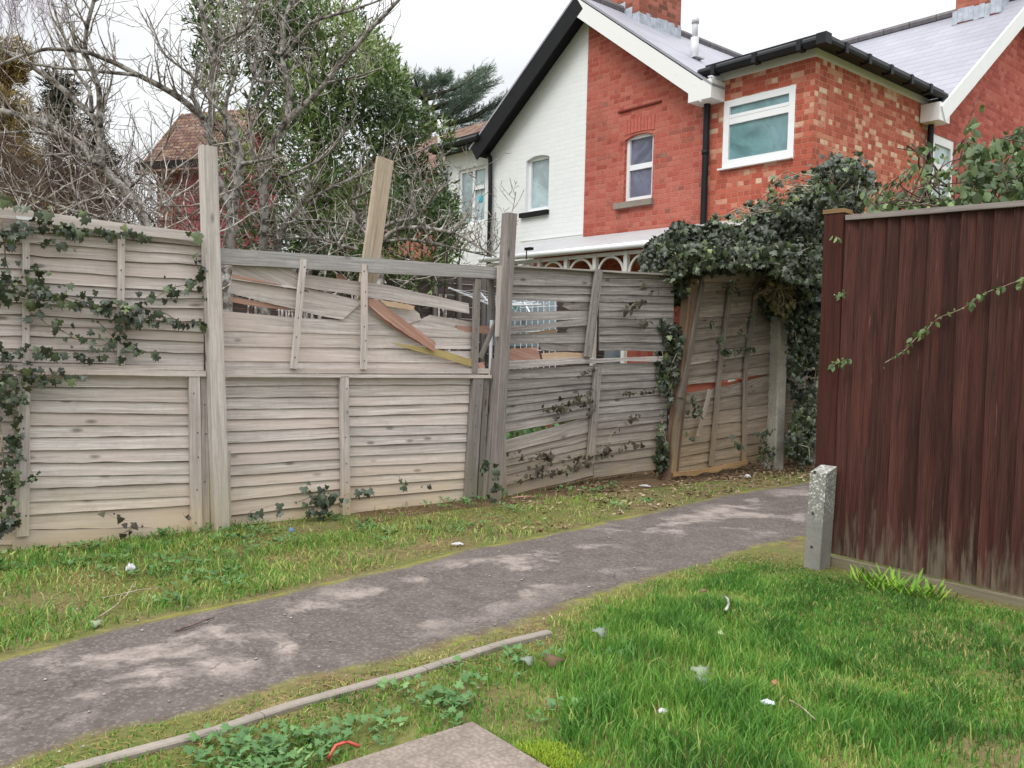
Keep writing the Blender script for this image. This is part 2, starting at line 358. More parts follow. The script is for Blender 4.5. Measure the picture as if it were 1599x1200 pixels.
CONC = concrete('lichened_concrete', c3(168, 162, 150)); SPUR = concrete('spur_concrete', c3(142, 140, 132), True, (.22, .42)); EDGE = concrete('edging_concrete', c3(150, 140, 130), False); 
def slabmat():
    q = NT('studded_slab_concrete', .9, .2); vo = q.n('TexVoronoi'); q.put(vo.inputs['Vector'], q.pos()); vo.inputs['Scale'].default_value = 75
    n1 = q.noise(q.pos(), 14, 4); c = q.mix(q.mr(n1, .3, .7), c3(124, 112, 102), c3(150, 137, 127))
    c = q.mix(q.mr(vo.outputs['Distance'], .25, .7, 0, .45), c, c3(96, 84, 78)); q.bump(vo.outputs['Distance'], .004, .8); return q.out(c)
SLAB = slabmat()
def darkfence():
    q = NT('dark_red_brown_stained_wood', .7, .18); u, v = q.uv(); t = q.tint()
    g = q.noise(q.xyz(q.math('MULTIPLY', u, 1.6), q.math('MULTIPLY', v, 16), q.math('MULTIPLY', t, 37)), 1, 3, .5, .9)
    rings = q.math('FRACT', q.math('MULTIPLY', g, 9.0)); rings = q.mr(q.math('ABSOLUTE', q.math('SUBTRACT', rings, .5)), .38, .5, 0, 1)
    fine = q.noise(q.xyz(q.math('MULTIPLY', u, 5), q.math('MULTIPLY', v, 220), t), 1, 2)
    c = q.mix(q.mr(g, .3, .7), c3(44, 26, 23), c3(80, 46, 39)); c = q.mix(q.math('MULTIPLY', rings, .35), c, c3(40, 22, 21))
    c = q.mix(q.mr(fine, .4, .7, 0, .3), c, c3(118, 78, 70))
    tv = q.mr(t, 0, 1, .6, 1.25); c = q.mix(1.0, c, q.xyz(tv, tv, tv), 'MULTIPLY')
    z = q.n('SeparateXYZ'); q.put(z.inputs[0], q.pos())
    wr = q.noise(q.xyz(q.math('MULTIPLY', u, 4), q.math('MULTIPLY', v, 26), q.math('MULTIPLY', t, 5)), 1, 4, .6)
    f = q.mr(q.math('SUBTRACT', q.math('ADD', q.mr(z.outputs[2], .05, .7, .66, 0), q.math('MULTIPLY', q.math('SUBTRACT', wr, .5), 1.3)), q.math('MULTIPLY', t, .2)), .36, .68, 0, .62)
    c = q.mix(f, c, q.mix(wr, c3(92, 96, 72), c3(132, 120, 106)))
    fl = q.mr(q.noise(q.xyz(q.math('MULTIPLY', u, 3), q.math('MULTIPLY', v, 60), 3.0), 1, 3), .68, .74, 0, .55); c = q.mix(fl, c, c3(156, 116, 106))
    vo = q.n('TexVoronoi'); q.put(vo.inputs['Vector'], q.xyz(q.math('MULTIPLY', u, 2.2), q.math('MULTIPLY', v, 6), q.math('MULTIPLY', t, 9))); vo.inputs['Scale'].default_value = 1
    c = q.mix(q.mr(vo.outputs['Distance'], .05, .1, .8, 0), c, c3(34, 18, 16))
    q.bump(q.math('ADD', q.math('MULTIPLY', rings, .5), fine), .002, .6); return q.out(c)
DARKF = darkfence()
POSTB = wood('brown_stained_post', c3(84, 46, 38), c3(56, 31, 26), .2, knot=False)
def leafmat(name, stops, rough=.4, spec=.5, trans=.0):
    q = NT(name, rough, spec); t = q.tint(); n1 = q.noise(q.pos(), 2.2, 2)
    c = q.ramp(q.math('ADD', q.math('MULTIPLY', t, .8), q.math('MULTIPLY', q.mr(n1, .3, .7), .2)), stops)
    q.out(c)
    if trans:
        tr = q.n('BsdfTranslucent'); q.put(tr.inputs[0], c); ms = q.n('MixShader'); ms.inputs[0].default_value = trans
        q.t.links.new(q.b.outputs[0], ms.inputs[1]); q.t.links.new(tr.outputs[0], ms.inputs[2]); q.t.links.new(ms.outputs[0], q.t.nodes['Material Output'].inputs[0])
    return q.m
L_IVY = leafmat('dark_ivy_leaf', [(0, c3(34, 40, 30)), (.5, c3(56, 66, 46)), (.82, c3(92, 106, 66)), (.95, c3(120, 130, 74)), (1, c3(150, 150, 100))], .42, .5)
L_IVY2 = leafmat('small_ivy_leaf', [(0, c3(46, 52, 44)), (.5, c3(64, 78, 58)), (.85, c3(96, 112, 72)), (1, c3(140, 148, 84))], .4, .5)
L_DRYIVY = leafmat('dull_brown_ivy_leaf', [(0, c3(50, 42, 36)), (.5, c3(70, 62, 50)), (1, c3(88, 96, 64))], .5, .4)
L_BAY = leafmat('bay_leaf', [(0, c3(36, 50, 28)), (.4, c3(66, 88, 45)), (.75, c3(108, 130, 68)), (1, c3(172, 184, 124))], .38, .5, .2)
L_BRAM = leafmat('bramble_leaf', [(0, c3(52, 66, 42)), (.5, c3(84, 104, 60)), (.85, c3(128, 146, 92)), (.95, c3(150, 120, 90)), (1, c3(120, 80, 70))], .5, .4, .1)
L_CEDAR = leafmat('cedar_needle', [(0, c3(52, 66, 56)), (.5, c3(84, 102, 86)), (1, c3(124, 140, 116))], .8, .2, .25)
L_PINE = leafmat('dark_pine_needle', [(0, c3(40, 44, 36)), (.6, c3(64, 70, 54)), (1, c3(86, 90, 66))], .7, .3)
L_LARCH = leafmat('olive_brown_needle', [(0, c3(100, 80, 50)), (.5, c3(132, 112, 64)), (1, c3(146, 134, 80))], .7, .3)
L_GRASS = leafmat('grass_blade', [(0, c3(60, 92, 40)), (.35, c3(84, 134, 54)), (.65, c3(116, 160, 66)), (.82, c3(158, 168, 88)), (1, c3(192, 178, 128))], .55, .3, .25)
L_WEED = leafmat('weed_leaf', [(0, c3(58, 88, 48)), (.6, c3(90, 128, 72)), (.9, c3(128, 158, 98)), (1, c3(190, 190, 90))], .5, .35, .15)
L_DEAD = leafmat('dead_leaf', [(0, c3(84, 66, 50)), (.5, c3(128, 104, 82)), (1, c3(176, 160, 134))], .8, .2)
def bark(name, a, b, c=None):
    q = NT(name, .9, .2); n1 = q.noise(q.pos(), 16, 5, .65); n2 = q.noise(q.pos(), 6, 3)
    k = q.mix(q.mr(n1, .42, .58), a, b)
    if c: k = q.mix(q.mr(n2, .45, .65, 0, .6), k, c)
    q.bump(n1, .006, .7); return q.out(k)
BK_PEAR = bark('lichened_pear_bark', c3(70, 64, 60), c3(158, 154, 148), c3(104, 98, 90)); BK_TWIG = bark('grey_twig', c3(98, 90, 84), c3(196, 190, 184), c3(114, 98, 90))
BK_BROWN = bark('brown_twig', c3(66, 52, 48), c3(112, 94, 86)); BK_DARK = bark('dark_trunk', c3(52, 44, 38), c3(86, 76, 66)); BK_BIRCH = bark('birch_twig', c3(150, 140, 152), c3(178, 170, 182))
BK_IVY = bark('ivy_stem', c3(120, 106, 88), c3(168, 156, 136))
# ------------------------------------------------------------------ planes
FP = Pl(gnd(20, 860), gnd(1208, 728)-gnd(20, 860))
Ah = rad(-49.67); E1 = Vector((math.cos(Ah), math.sin(Ah), 0)); E2 = Vector((-math.sin(Ah), math.cos(Ah), 0))
GP = Pl(dpt(910, 382, 12.9), E1)                 # rear gable wall of the houses
def H(s, t, z): return GP.p + E1*s + E2*t + Vector((0, 0, z-.15))   # s along the wall, t back into the house
BP = Pl(gnd(1290, 880), gnd(1599, 945)-gnd(1290, 880))          # brown fence
# ------------------------------------------------------------------ ground
UPPER = [(-600, 1180), (-200, 1066), (0, 1023), (94, 1000), (225, 964), (311, 948), (413, 929), (469, 914), (600, 886), (700, 860), (840, 836), (940, 812), (1060, 788), (1100, 777), (1180, 762), (1262, 751), (1400, 744)]
LOWER = [(-500, 1420), (-200, 1290), (86, 1178), (188, 1143), (319, 1120), (413, 1090), (488, 1066), (600, 1045), (700, 1020), (780, 996), (860, 968), (940, 936), (1020, 912), (1112, 885), (1169, 864), (1255, 848), (1340, 815), (1500, 790)]
UG = [gnd(*p) for p in UPPER]; LG = [gnd(*p) for p in LOWER]
def resample(P, n):
    P = [Vector(p) for p in P]; L = [0]
    for a, b in zip(P, P[1:]): L.append(L[-1]+(b-a).length)
    o = []; k = 0
    for i in range(n):
        d = L[-1]*i/(n-1)
        while k < len(L)-2 and L[k+1] < d: k += 1
        f = (d-L[k])/max(L[k+1]-L[k], 1e-9); o.append(P[k].lerp(P[k+1], min(1, max(0, f))))
    return o
def groundmat():
    q = NT('soil_and_moss', .95, .1); n1 = q.noise(q.pos(), 1.6, 5); n2 = q.noise(q.pos(), 30, 5, .7); n3 = q.noise(q.pos(), 5, 4)
    c = q.mix(q.mr(n2, .3, .7), c3(84, 68, 52), c3(136, 116, 90)); c = q.mix(q.mr(n1, .36, .56, .1, .75), c, c3(92, 104, 50)); c = q.mix(q.mr(n3, .58, .72, 0, .55), c, c3(150, 130, 92))
    q.bump(n2, .012, .8); return q.out(c)
mb = MB(); S = 300
N_ = 40
xs = [-S, -60, -20] + [-12+i*.6 for i in range(41)] + [20, 60, S]; ys = [-S, -40, -10, -3] + [0+i*.6 for i in range(24)] + [20, 40, 80, S]
for i in range(len(xs)-1):
    for j in range(len(ys)-1):
        mb.face([(xs[i], ys[j], 0), (xs[i+1], ys[j], 0), (xs[i+1], ys[j+1], 0), (xs[i], ys[j+1], 0)], E1)
tag(mb.build('ground', groundmat()), kind='structure')
def pathmat():
    q = NT('worn_asphalt', .9, .25); u, v = q.uv(); p = q.pos()
    n1 = q.noise(p, 2.1, 6, .62, .3); n2 = q.noise(p, 60, 4, .7); n3 = q.noise(p, 8, 4)
    base = q.mix(q.mr(n3, .3, .7), c3(82, 74, 71), c3(99, 90, 86))
    worn = q.math('MULTIPLY', q.mr(n1, .52, .60), q.mr(q.math('ABSOLUTE', q.math('SUBTRACT', v, .48)), .2, .42, 1, 0))
    c = q.mix(q.math('MULTIPLY', worn, q.mr(n3, .35, .55, .35, .85)), base, c3(156, 144, 137))
    c = q.mix(q.mr(n2, .55, .66, 0, .35), c, c3(146, 135, 126)); c = q.mix(q.mr(n2, .3, .42, .5, 0), c, c3(60, 54, 52))
    e = q.math('ADD', q.mr(q.math('ABSOLUTE', q.math('SUBTRACT', v, .5)), .36, .5), q.math('MULTIPLY', q.math('SUBTRACT', n1, .5), 1.5))
    c = q.mix(q.mr(e, .38, .75, 0, .85), c, q.mix(q.mr(n3, .4, .6), c3(98, 84, 56), c3(118, 118, 44)))
    c = q.mix(q.math('MULTIPLY', q.mr(v, .02, .11, 1, 0), q.mr(n1, .42, .55, .1, .9)), c, q.mix(n3, c3(112, 112, 34), c3(140, 134, 52)))
    va = q.n('TexVoronoi'); q.put(va.inputs['Vector'], p); va.inputs['Scale'].default_value = 95; vc = q.n('SeparateColor'); q.put(vc.inputs[0], va.outputs['Color'])
    c = q.mix(q.math('MULTIPLY', q.mr(vc.outputs[0], .8, .86), .22), c, c3(150, 140, 130)); c = q.mix(q.math('MULTIPLY', q.mr(vc.outputs[1], .82, .88), .25), c, c3(62, 55, 51))
    vk = q.n('TexVoronoi', feature='DISTANCE_TO_EDGE'); q.put(vk.inputs['Vector'], q.n('VectorMath', operation='ADD').outputs[0]); dn = q.n('TexNoise'); q.put(dn.inputs['Vector'], p); dn.inputs['Scale'].default_value = 3; dn.inputs['Detail'].default_value = 5
    ad = vk.inputs['Vector'].links[0].from_node; q.put(ad.inputs[0], p); q.put(ad.inputs[1], dn.outputs['Color']); vk.inputs['Scale'].default_value = .8
    ck = q.math('MULTIPLY', q.mr(vk.outputs['Distance'], .004, .012, 1, 0), q.mr(n3, .45, .55)); c = q.mix(q.math('MULTIPLY', ck, .4), c, c3(44, 38, 35))
    q.bump(q.math('SUBTRACT', q.math('ADD', n2, q.math('MULTIPLY', va.outputs['Distance'], .3)), ck), .003, .7); return q.out(c)
mb = MB(); K = 120; a_, b_ = resample(UG, K), resample(LG, K)
for P in (a_, b_):
    for i in range(K):
        j = noise.noise(P[i]*2.3)*.05+noise.noise(P[i]*9)*.02; P[i] = P[i]+Vector((j*.4, j, 0))
M_ = 10
for i in range(K-1):
    for k in range(M_):
        q = [a_[i].lerp(b_[i], k/M_), a_[i].lerp(b_[i], (k+1)/M_), a_[i+1].lerp(b_[i+1], (k+1)/M_), a_[i+1].lerp(b_[i+1], k/M_)]
        zz = (-.003 if k == 0 else .005, -.003 if k == M_-1 else .005); q = [Vector((p.x, p.y, z_)) for p, z_ in zip(q, (zz[0], zz[1], zz[1], zz[0]))]; kk = len(mb.v); mb.v += [tuple(p) for p in q]; mb.f.append([kk, kk+1, kk+2, kk+3]); mb.t.append(.5); mb.m.append(0)
        mb.uv += [(i, k/M_), (i, (k+1)/M_), (i+1, (k+1)/M_), (i+1, k/M_)]
tag(mb.build('path', pathmat()), kind='structure')
SO = [gnd(*p) for p in ((560, 822), (700, 796), (800, 788), (900, 772), (1000, 764), (1100, 752), (1200, 742), (1300, 733))]; SI = [gnd(*p) for p in ((560, 800), (700, 776), (800, 752), (900, 735), (1000, 722), (1100, 712), (1200, 704), (1300, 700))]
def soilmat():
    q = NT('bare_dark_soil', .95, .1); n1 = q.noise(q.pos(), 9, 5); n2 = q.noise(q.pos(), 55, 5, .75); c = q.mix(q.mr(n2, .35, .65), c3(62, 50, 40), c3(128, 106, 82)); c = q.mix(q.mr(n1, .45, .65, 0, .5), c, c3(110, 88, 62)); q.bump(n2, .015, .9); return q.out(c)
a_, b_ = resample(SO, 60), resample(SI, 60); mb = MB()
for i in range(60): j = noise.noise(a_[i]*5)*.09+noise.noise(a_[i]*14)*.04; a_[i] = a_[i]+Vector((j*.3, j, .0025)); b_[i] = b_[i]+Vector((0, 0, .0025))
for i in range(59): mb.face([a_[i], a_[i+1], b_[i+1], b_[i]], E1)
tag(mb.build('soil', soilmat()), kind='structure')
# edging kerb, in lengths
ED = [(60, 1222), (139, 1199), (225, 1176), (338, 1146), (450, 1108), (500, 1094), (600, 1066), (632, 1058), (700, 1037), (780, 1013), (858, 993)]
EG = resample([gnd(*p) for p in ED], 25)
mb = MB()
for i in range(24):
    A, B = EG[i], EG[i+1]; d = (B-A).normalized(); s_ = Vector((d.y, -d.x, 0)); zt = .013+noise.noise(A*1.7)*.008
    gap = .003 if (i+1) % 8 == 0 else 0
    mb.beam(A+Vector((0, 0, zt-.04)), B-d*gap+Vector((0, 0, zt-.04)), (.040), .09, s_, Vector((0, 0, 1)), t=.5)
tag(mb.build('edging_kerb', EDGE), 'thin concrete path edging running through the grass beside the asphalt', 'kerb')
# studded slab at bottom of frame
q0, q1, q2 = gnd(737, 1136), gnd(532, 1203), gnd(826, 1205)
dl = (q1-q0).normalized(); dr = Vector((-dl.y, dl.x, 0)); dr = dr if dr.dot(q2-q0) > 0 else -dr
mb = MB(); wq = .62
c_ = q0+dl*(wq/2)+dr*(.45); mb.box(c_+Vector((0, 0, -.012)), dl*(wq/2), dr*.45, Vector((0, 0, .03)), t=.5)
tag(mb.build('paving_slab', SLAB), 'single rough concrete paving slab set in the lawn at the very front', 'slab')
# ------------------------------------------------------------------ lap-panel fence helpers
def interp(pts, n):
    """resample px polyline to n points by x parameter along length"""
    L = [0]
    for a, b in zip(pts, pts[1:]): L.append(L[-1]+math.hypot(b[0]-a[0], b[1]-a[1]))
    o = []; k = 0
    for i in range(n):
        d = L[-1]*i/(n-1)
        while k < len(L)-2 and L[k+1] < d: k += 1
        f = (d-L[k])/max(L[k+1]-L[k], 1e-9); o.append((pts[k][0]+(pts[k+1][0]-pts[k][0])*f, pts[k][1]+(pts[k+1][1]-pts[k][1])*f))
    return o
def strip(mb, pl, top, bot, ot, ob, th=.008, K=14, jit=.7, t=None, m=0, jt=0.0, lip=0):
    if t is None: t = random.random()
    off = (random.uniform(0, 30), random.uniform(0, 30)); sd_ = random.uniform(0, 99)
    T = interp(top, K); B = interp(bot, K); FT = []; FB = []
    for i in range(K):
        jx = noise.noise(Vector((T[i][0]*.02, sd_, 0)))*jit + noise.noise(Vector((T[i][0]*.09, sd_, 5)))*jit*.35
        jy = noise.noise(Vector((T[i][0]*.02, sd_, 9)))*jt
        FT.append(pl.P(T[i][0], T[i][1]+jy, ot)); FB.append(pl.P(B[i][0], B[i][1]+jx*1.6, ob))
    n = pl.n*th; g = (FT[-1]-FT[0]).normalized(); LL = (FT[-1]-FT[0]).length
    for i in range(K-1):
        a, b, c, d = FT[i], FT[i+1], FB[i+1], FB[i]
        w0, w1 = (a-d).length, (b-c).length; x0, x1 = LL*i/(K-1), LL*(i+1)/(K-1)
        mb.face([a, d, c, b], g, off, t, m, [(x0, 0), (x0, w0), (x1, w1), (x1, 0)]); mb.face([a-n, b-n, c-n, d-n], g, off, t, m, [(x0, 0), (x1, 0), (x1, w1), (x0, w0)])
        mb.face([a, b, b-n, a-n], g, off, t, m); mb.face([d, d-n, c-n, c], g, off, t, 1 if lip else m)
        if lip:  # thin dark strip (with the dark underside) paints the lap shadow
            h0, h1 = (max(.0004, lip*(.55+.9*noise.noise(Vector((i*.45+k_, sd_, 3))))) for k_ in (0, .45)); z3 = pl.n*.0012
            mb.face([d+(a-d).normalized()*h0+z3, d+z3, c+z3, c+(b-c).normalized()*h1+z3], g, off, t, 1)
    for a, d in ((FT[0], FB[0]), (FT[-1], FB[-1])): mb.face([a, a-n, d-n, d], g, off, t, m)
def chunk(mb, pl, pts, off_, th=.009, t=None, m=0, tilt=0.0):
    """flat broken piece: px polygon"""
    if t is None: t = random.random()
    uo = (random.uniform(0, 30), random.uniform(0, 30))
    xs_ = [p[0] for p in pts]; x0, x1 = min(xs_), max(xs_)
    J_ = []; sd_ = random.uniform(0, 99)
    for i, p in enumerate(pts):
        p2 = pts[(i+1) % len(pts)]; L_ = math.hypot(p2[0]-p[0], p2[1]-p[1]); J_.append(p)
        for k in range(1, max(1, int(L_/3.5))):
            f_ = k/max(1, int(L_/3.5)); am = (.9 if abs(p2[0]-p[0]) < abs(p2[1]-p[1]) else .35); J_.append((p[0]+(p2[0]-p[0])*f_+random.uniform(-am, am), p[1]+(p2[1]-p[1])*f_+noise.noise(Vector((p[0]*.1+k*.7, sd_, 0)))*.9))
    pts = J_
    Fr = [pl.P(p[0], p[1], off_+tilt*((p[0]-x0)/(x1-x0+1e-9)-.5)) for p in pts]
    L = max(((a, b) for a in Fr for b in Fr), key=lambda q: (q[0]-q[1]).length); g = (L[0]-L[1]).normalized()
    n = pl.n*th; mb.face(Fr, g, uo, t, m); mb.face([p-n for p in Fr][::-1], g, uo, t, m)
    for i in range(len(Fr)):
        a, b = Fr[i], Fr[(i+1) % len(Fr)]; mb.face([a, a-n, b-n, b], g, uo, t, m)
def lap(mb, pl, xl, xr, L, R, off=0.0, skip=(), jit=.5, mid=None, th=.008, K=12, tb=(0, 1)):
    """slats between row boundaries L (left ys) and R (right ys); xl/xr number or function of y"""
    fl = xl if callable(xl) else (lambda y: xl); fr = xr if callable(xr) else (lambda y: xr)
    n = min(len(L), len(R))
    for i in range(n-1):
        if i in skip: continue
        tk = 3.0 if i else 0.0
        a = (fl(L[i]-tk), L[i]-tk); b = (fr(R[i]-tk), R[i]-tk); c = (fl(L[i+1]), L[i+1]); d = (fr(R[i+1]), R[i+1])
        tp, bt = [a, b], [c, d]
        if mid:
            mx_, my = mid; tp = [a, (mx_, my[i]-tk), b]; bt = [c, (mx_, my[i+1]), d]
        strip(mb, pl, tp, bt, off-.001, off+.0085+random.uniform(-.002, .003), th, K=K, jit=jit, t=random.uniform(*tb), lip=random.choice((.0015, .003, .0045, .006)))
def bar(mb, pl, A, B, wpx, off, dp=.03, t=None, nails=None, m=0):
    """batten / stile from px A to px B with px width wpx"""
    a = pl.P(A[0], A[1], off); b = pl.P(B[0], B[1], off)
    wd = (pl.P(A[0]+wpx/2, A[1], off)-pl.P(A[0]-wpx/2, A[1], off)).length
    d = (b-a).normalized(); e = d.cross(pl.n).normalized()
    mb.beam(a-pl.n*(dp/2), b-pl.n*(dp/2), wd, dp, e, pl.n, t=t, m=m, ch=.06)
    if nails:
        for i in range(nails):
            p = a.lerp(b, (i+.5+random.uniform(-.2, .2))/nails)+pl.n*.0025+e*random.uniform(-.2, .2)*wd; r = .0035
            mb.face([p-e*r-d*r, p-e*r+d*r*1.6, p+e*r+d*r*1.6, p+e*r-d*r], d, t=.5, m=1)
def mbpart(fn, name, mats, parent, **k):
    q = MB(); fn(q); o = q.build(name, mats, parent); return o
WN = lambda w_: [w_, NAIL]
# ---- panel upper left
def panel(label, px, group='lap fence panels along the path'):
    g = FP.P(*px); return thing('lap_fence', label, 'fence panel', (g.x, g.y, 0), group)
t = panel('tall pale upper fence panel at the far left, half covered by ivy', (160, 850))
rows_l = [322+18, 376, 396, 420, 441, 460, 479, 496, 528, 545, 567]; rows_m = [352, 389, 409, 431, 451, 466, 482, 500, 528, 547, 570]; rows_r = [377, 387, 399.5, 415, 437, 456, 467, 483, 503, 518.5, 551, 571]
L0 = [338, 354, 372, 391, 412, 430, 450, 468, 487, 506, 527, 547, 568]; M0 = [352, 373, 390, 409, 431, 451, 466, 481, 500, 514, 530, 549, 570]; R0 = [375, 387, 399.5, 415, 437, 456, 467, 483, 503, 518.5, 535, 552, 573]
q = MB(); lap(q, FP, -420, 318, [l-24+i*1.0 for i, l in enumerate(L0)], R0, 0, jit=1.1, mid=(190, M0), K=34, tb=(.35, 1)); q.build('lap_boards', W_PALE, t)
mbpart(lambda q: strip(q, FP, [(-420, 276), (0, 322), (200, 350), (318, 364)], [(-420, 296), (0, 340), (200, 366), (318, 378)], .045, .045, .03, t=.8), 'top_rail', W_PALE, t)
mbpart(lambda q: strip(q, FP, [(-420, 560), (318, 572)], [(-420, 572), (318, 578.5)], .04, .04, .03, t=.5), 'bottom_rail', W_PALE, t)
mbpart(lambda q: bar(q, FP, (41, 345), (40, 567), 11, .045, .02, .7, 6), 'batten', WN(W_PALE), t)
mbpart(lambda q: bar(q, FP, (190, 368), (190, 570), 11, .045, .02, .6, 6), 'batten', WN(W_PALE), t)
mbpart(lambda q: chunk(q, FP, [(25, 337), (50, 340), (51, 346), (26, 342)], .048, .002, .5), 'metal_strap', WHITE, t)
# ---- panel lower left
t = panel('pale lower fence panel at far left, sound boards with a dark gap', (170, 855))
L = [584, 605, 624.6, 644.4, 665, 684, 704.5, 724, 744, 764, 785, 805, 828]; R = [585.5, 607, 629, 648, 665, 681, 700, 721.5, 741, 755, 775, 789.5, 823.5]
q = MB(); lap(q, FP, 44, 298, L, R, 0, jit=.4, tb=(.4, 1), K=16); q.build('lap_boards', W_PALE, t)
mbpart(lambda q: strip(q, FP, [(-420, 571), (0, 575), (322, 579.5)], [(-420, 582), (0, 584), (322, 588)], .05, .05, .035, t=.9), 'top_rail', W_PALE, t)
mbpart(lambda q: strip(q, FP, [(20, 830), (310, 822)], [(20, 872), (310, 862)], .012, .02, .02, t=.2), 'gravel_board', W_PALE, t)
mbpart(lambda q: bar(q, FP, (38, 588), (37, 838), 20, .04, .04, .35, 5), 'stile', WN(W_PALE), t)
mbpart(lambda q: bar(q, FP, (304, 588), (309, 852), 17, .045, .04, .5, 5), 'stile', WN(W_PALE), t)
mbpart(lambda q: bar(q, FP, (319.5, 586), (322, 850), 12, .03, .04, .1, 4), 'stile', WN(W_PALE), t)
# ---- panel beyond left edge (partly in frame)
t = panel('ochre stained lower fence panel cut off by the photo edge under ivy', (5, 862))
Lr = [586, 610, 634, 658, 682, 706, 730, 754, 778, 802, 826, 850, 876]
q = MB(); lap(q, FP, -420, 26, Lr, [r+1 for r in Lr], -.01, tb=(.1, .6)); q.build('lap_boards', W_PALE, t)
# ---- panel middle upper (broken)
t = panel('upper panel between two posts with smashed boards hanging loose under its rail', (560, 790))
q = MB()
chunk(q, FP, [(363.8, 401), (400, 405), (450, 417.6), (462, 425), (467, 431), (468, 449), (430, 443), (362, 434.5)], .012, t=.55, tilt=.01)
strip(q, FP, [(362, 431), (466, 449)], [(361, 436), (466, 452)], .02, .024, t=.9, jit=.5)
strip(q, FP, [(470, 427), (523, 436), (560, 440), (617, 447), (642.5, 455), (732, 474)], [(470, 447), (496, 453), (574.7, 464), (648, 476), (733, 489.5)], .012, .018, t=.2, K=22, jit=.8, jt=1.2)
strip(q, FP, [(362, 436), (466, 454), (565.5, 472.6)], [(355.6, 457), (463, 484.5), (535, 500)], .002, .010, t=.35, K=20)
chunk(q, FP, [(476, 450), (566, 470), (640, 478), (655, 490), (657, 500), (640, 505), (575, 506), (531, 500)], -.006, t=.65)
strip(q, FP, [(348, 486), (461, 496.4), (529, 500), (600, 503), (700, 512), (738, 514)], [(348, 517), (530, 522), (738, 528)], -.002, .003, t=.5, K=22)
chunk(q, FP, [(575, 474), (608, 478), (655, 490), (658, 499), (672, 492), (738, 503), (739, 512), (600, 514)], -.014, t=.45)
strip(q, FP, [(348, 515), (738, 520)], [(348, 541), (738, 546)], -.004, .004, t=.55, K=22, jit=.5)
strip(q, FP, [(348, 539), (738, 549)], [(348, 564), (738, 567)], -.004, .004, t=.75, K=22, jit=.5)
strip(q, FP, [(348, 562), (738, 565)], [(348, 577), (738, 578)], -.004, .002, t=.6, K=22, jit=.3)
q.build('lap_boards', W_PALE, t)
mbpart(lambda q: strip(q, FP, [(343, 387.5), (560, 402), (778, 417.5)], [(343, 412), (560, 425), (778, 436)], .055, .055, .05, t=.45, K=24, jit=.6), 'top_rail', wood('silver_grey_rail', c3(190, 186, 184), c3(140, 136, 134), .1), t)
mbpart(lambda q: strip(q, FP, [(343, 575), (765, 576)], [(343, 583.5), (765, 583.5)], .04, .04, .03, t=.5, K=20, jit=.3), 'bottom_rail', W_PALE, t)
mbpart(lambda q: bar(q, FP, (475, 405), (459, 576), 10, .06, .02, .55, 5), 'batten', WN(W_PALE), t)
mbpart(lambda q: bar(q, FP, (570, 413), (569, 577), 9, .06, .02, .8, 6), 'batten', WN(W_PALE), t)
mbpart(lambda q: bar(q, FP, (747, 436), (742, 582), 9, .05, .03, .3, 5), 'stile', WN(W_OLD), t)
mbpart(lambda q: bar(q, FP, (767, 437), (771, 500), 8, .0, .03, .2, 2), 'stile', WN(W_OLD), t)
q = MB(); chunk(q, FP, [(363, 464), (372, 465), (456, 481), (454, 485), (400, 479), (361, 472)], .0, t=.4); q.build('splinter', W_RED, t); q = MB(); chunk(q, FP, [(526, 427), (533, 429), (545, 440), (527, 438)], -.02, t=.3); q.build('splinter', W_RED, t); q = MB()
chunk(q, FP, [(362, 429), (400, 436), (440, 445), (400, 440), (362, 434)], .026, .004, t=.7); q.build('splinter', W_RED, t)
# loose broken boards, each a thing
GL = 'loose broken boards on the smashed panel'
def loose(label, fn, mat):
    q = MB(); fn(q); o = q.build('broken_board', mat); return tag(o, label, 'broken board', GL)
loose('reddish snapped board slanting across the smashed panel, the biggest of the loose ones', lambda q: chunk(q, FP, [(575, 467), (587.5, 468), (620, 491), (680, 535), (679, 550), (640, 526), (597, 496), (575.6, 477)], .05, .01, .5, tilt=.03), W_RED)
loose('thin red sliver directly under the big slanting reddish board', lambda q: chunk(q, FP, [(577, 483), (592, 494), (640, 524), (660, 540), (634, 525), (600, 503)], .03, .006, .6), W_RED)
loose('short orange splintered strip right of the second batten, under the grey board', lambda q: chunk(q, FP, [(594, 469), (620, 472), (648, 478), (646, 481), (648, 485), (625, 482), (603, 478)], .035, .006, .6), W_ORANGE)
loose('long yellow stained board tapering to a point, low on the smashed panel', lambda q: chunk(q, FP, [(609.5, 535), (651.7, 541), (688, 546.7), (739, 562), (737, 573), (688, 558.6), (639, 545)], .04, .008, .5), W_YELLOW)
loose('red broken board end poking past the stile beside the old post', lambda q: chunk(q, FP, [(712, 508), (730, 510), (763.5, 509), (764, 522), (740, 520), (722, 522), (726, 517), (714, 514)], .0, .008, .3), W_RED)
loose('small pink board stub at the foot of the broken stile', lambda q: chunk(q, FP, [(746, 567), (757, 566), (757, 580), (747, 579)], .02, .01, .8), W_RED)
loose('greenish stick wedged diagonally between stile and old post', lambda q: bar(q, FP, (775, 503), (751, 560), 6, .02, .02, .4), W_OLD)
loose('upright grey lath nailed to the left side of the old post', lambda q: bar(q, FP, (781, 415), (778, 526), 7, .09, .015, .6), W_POST)
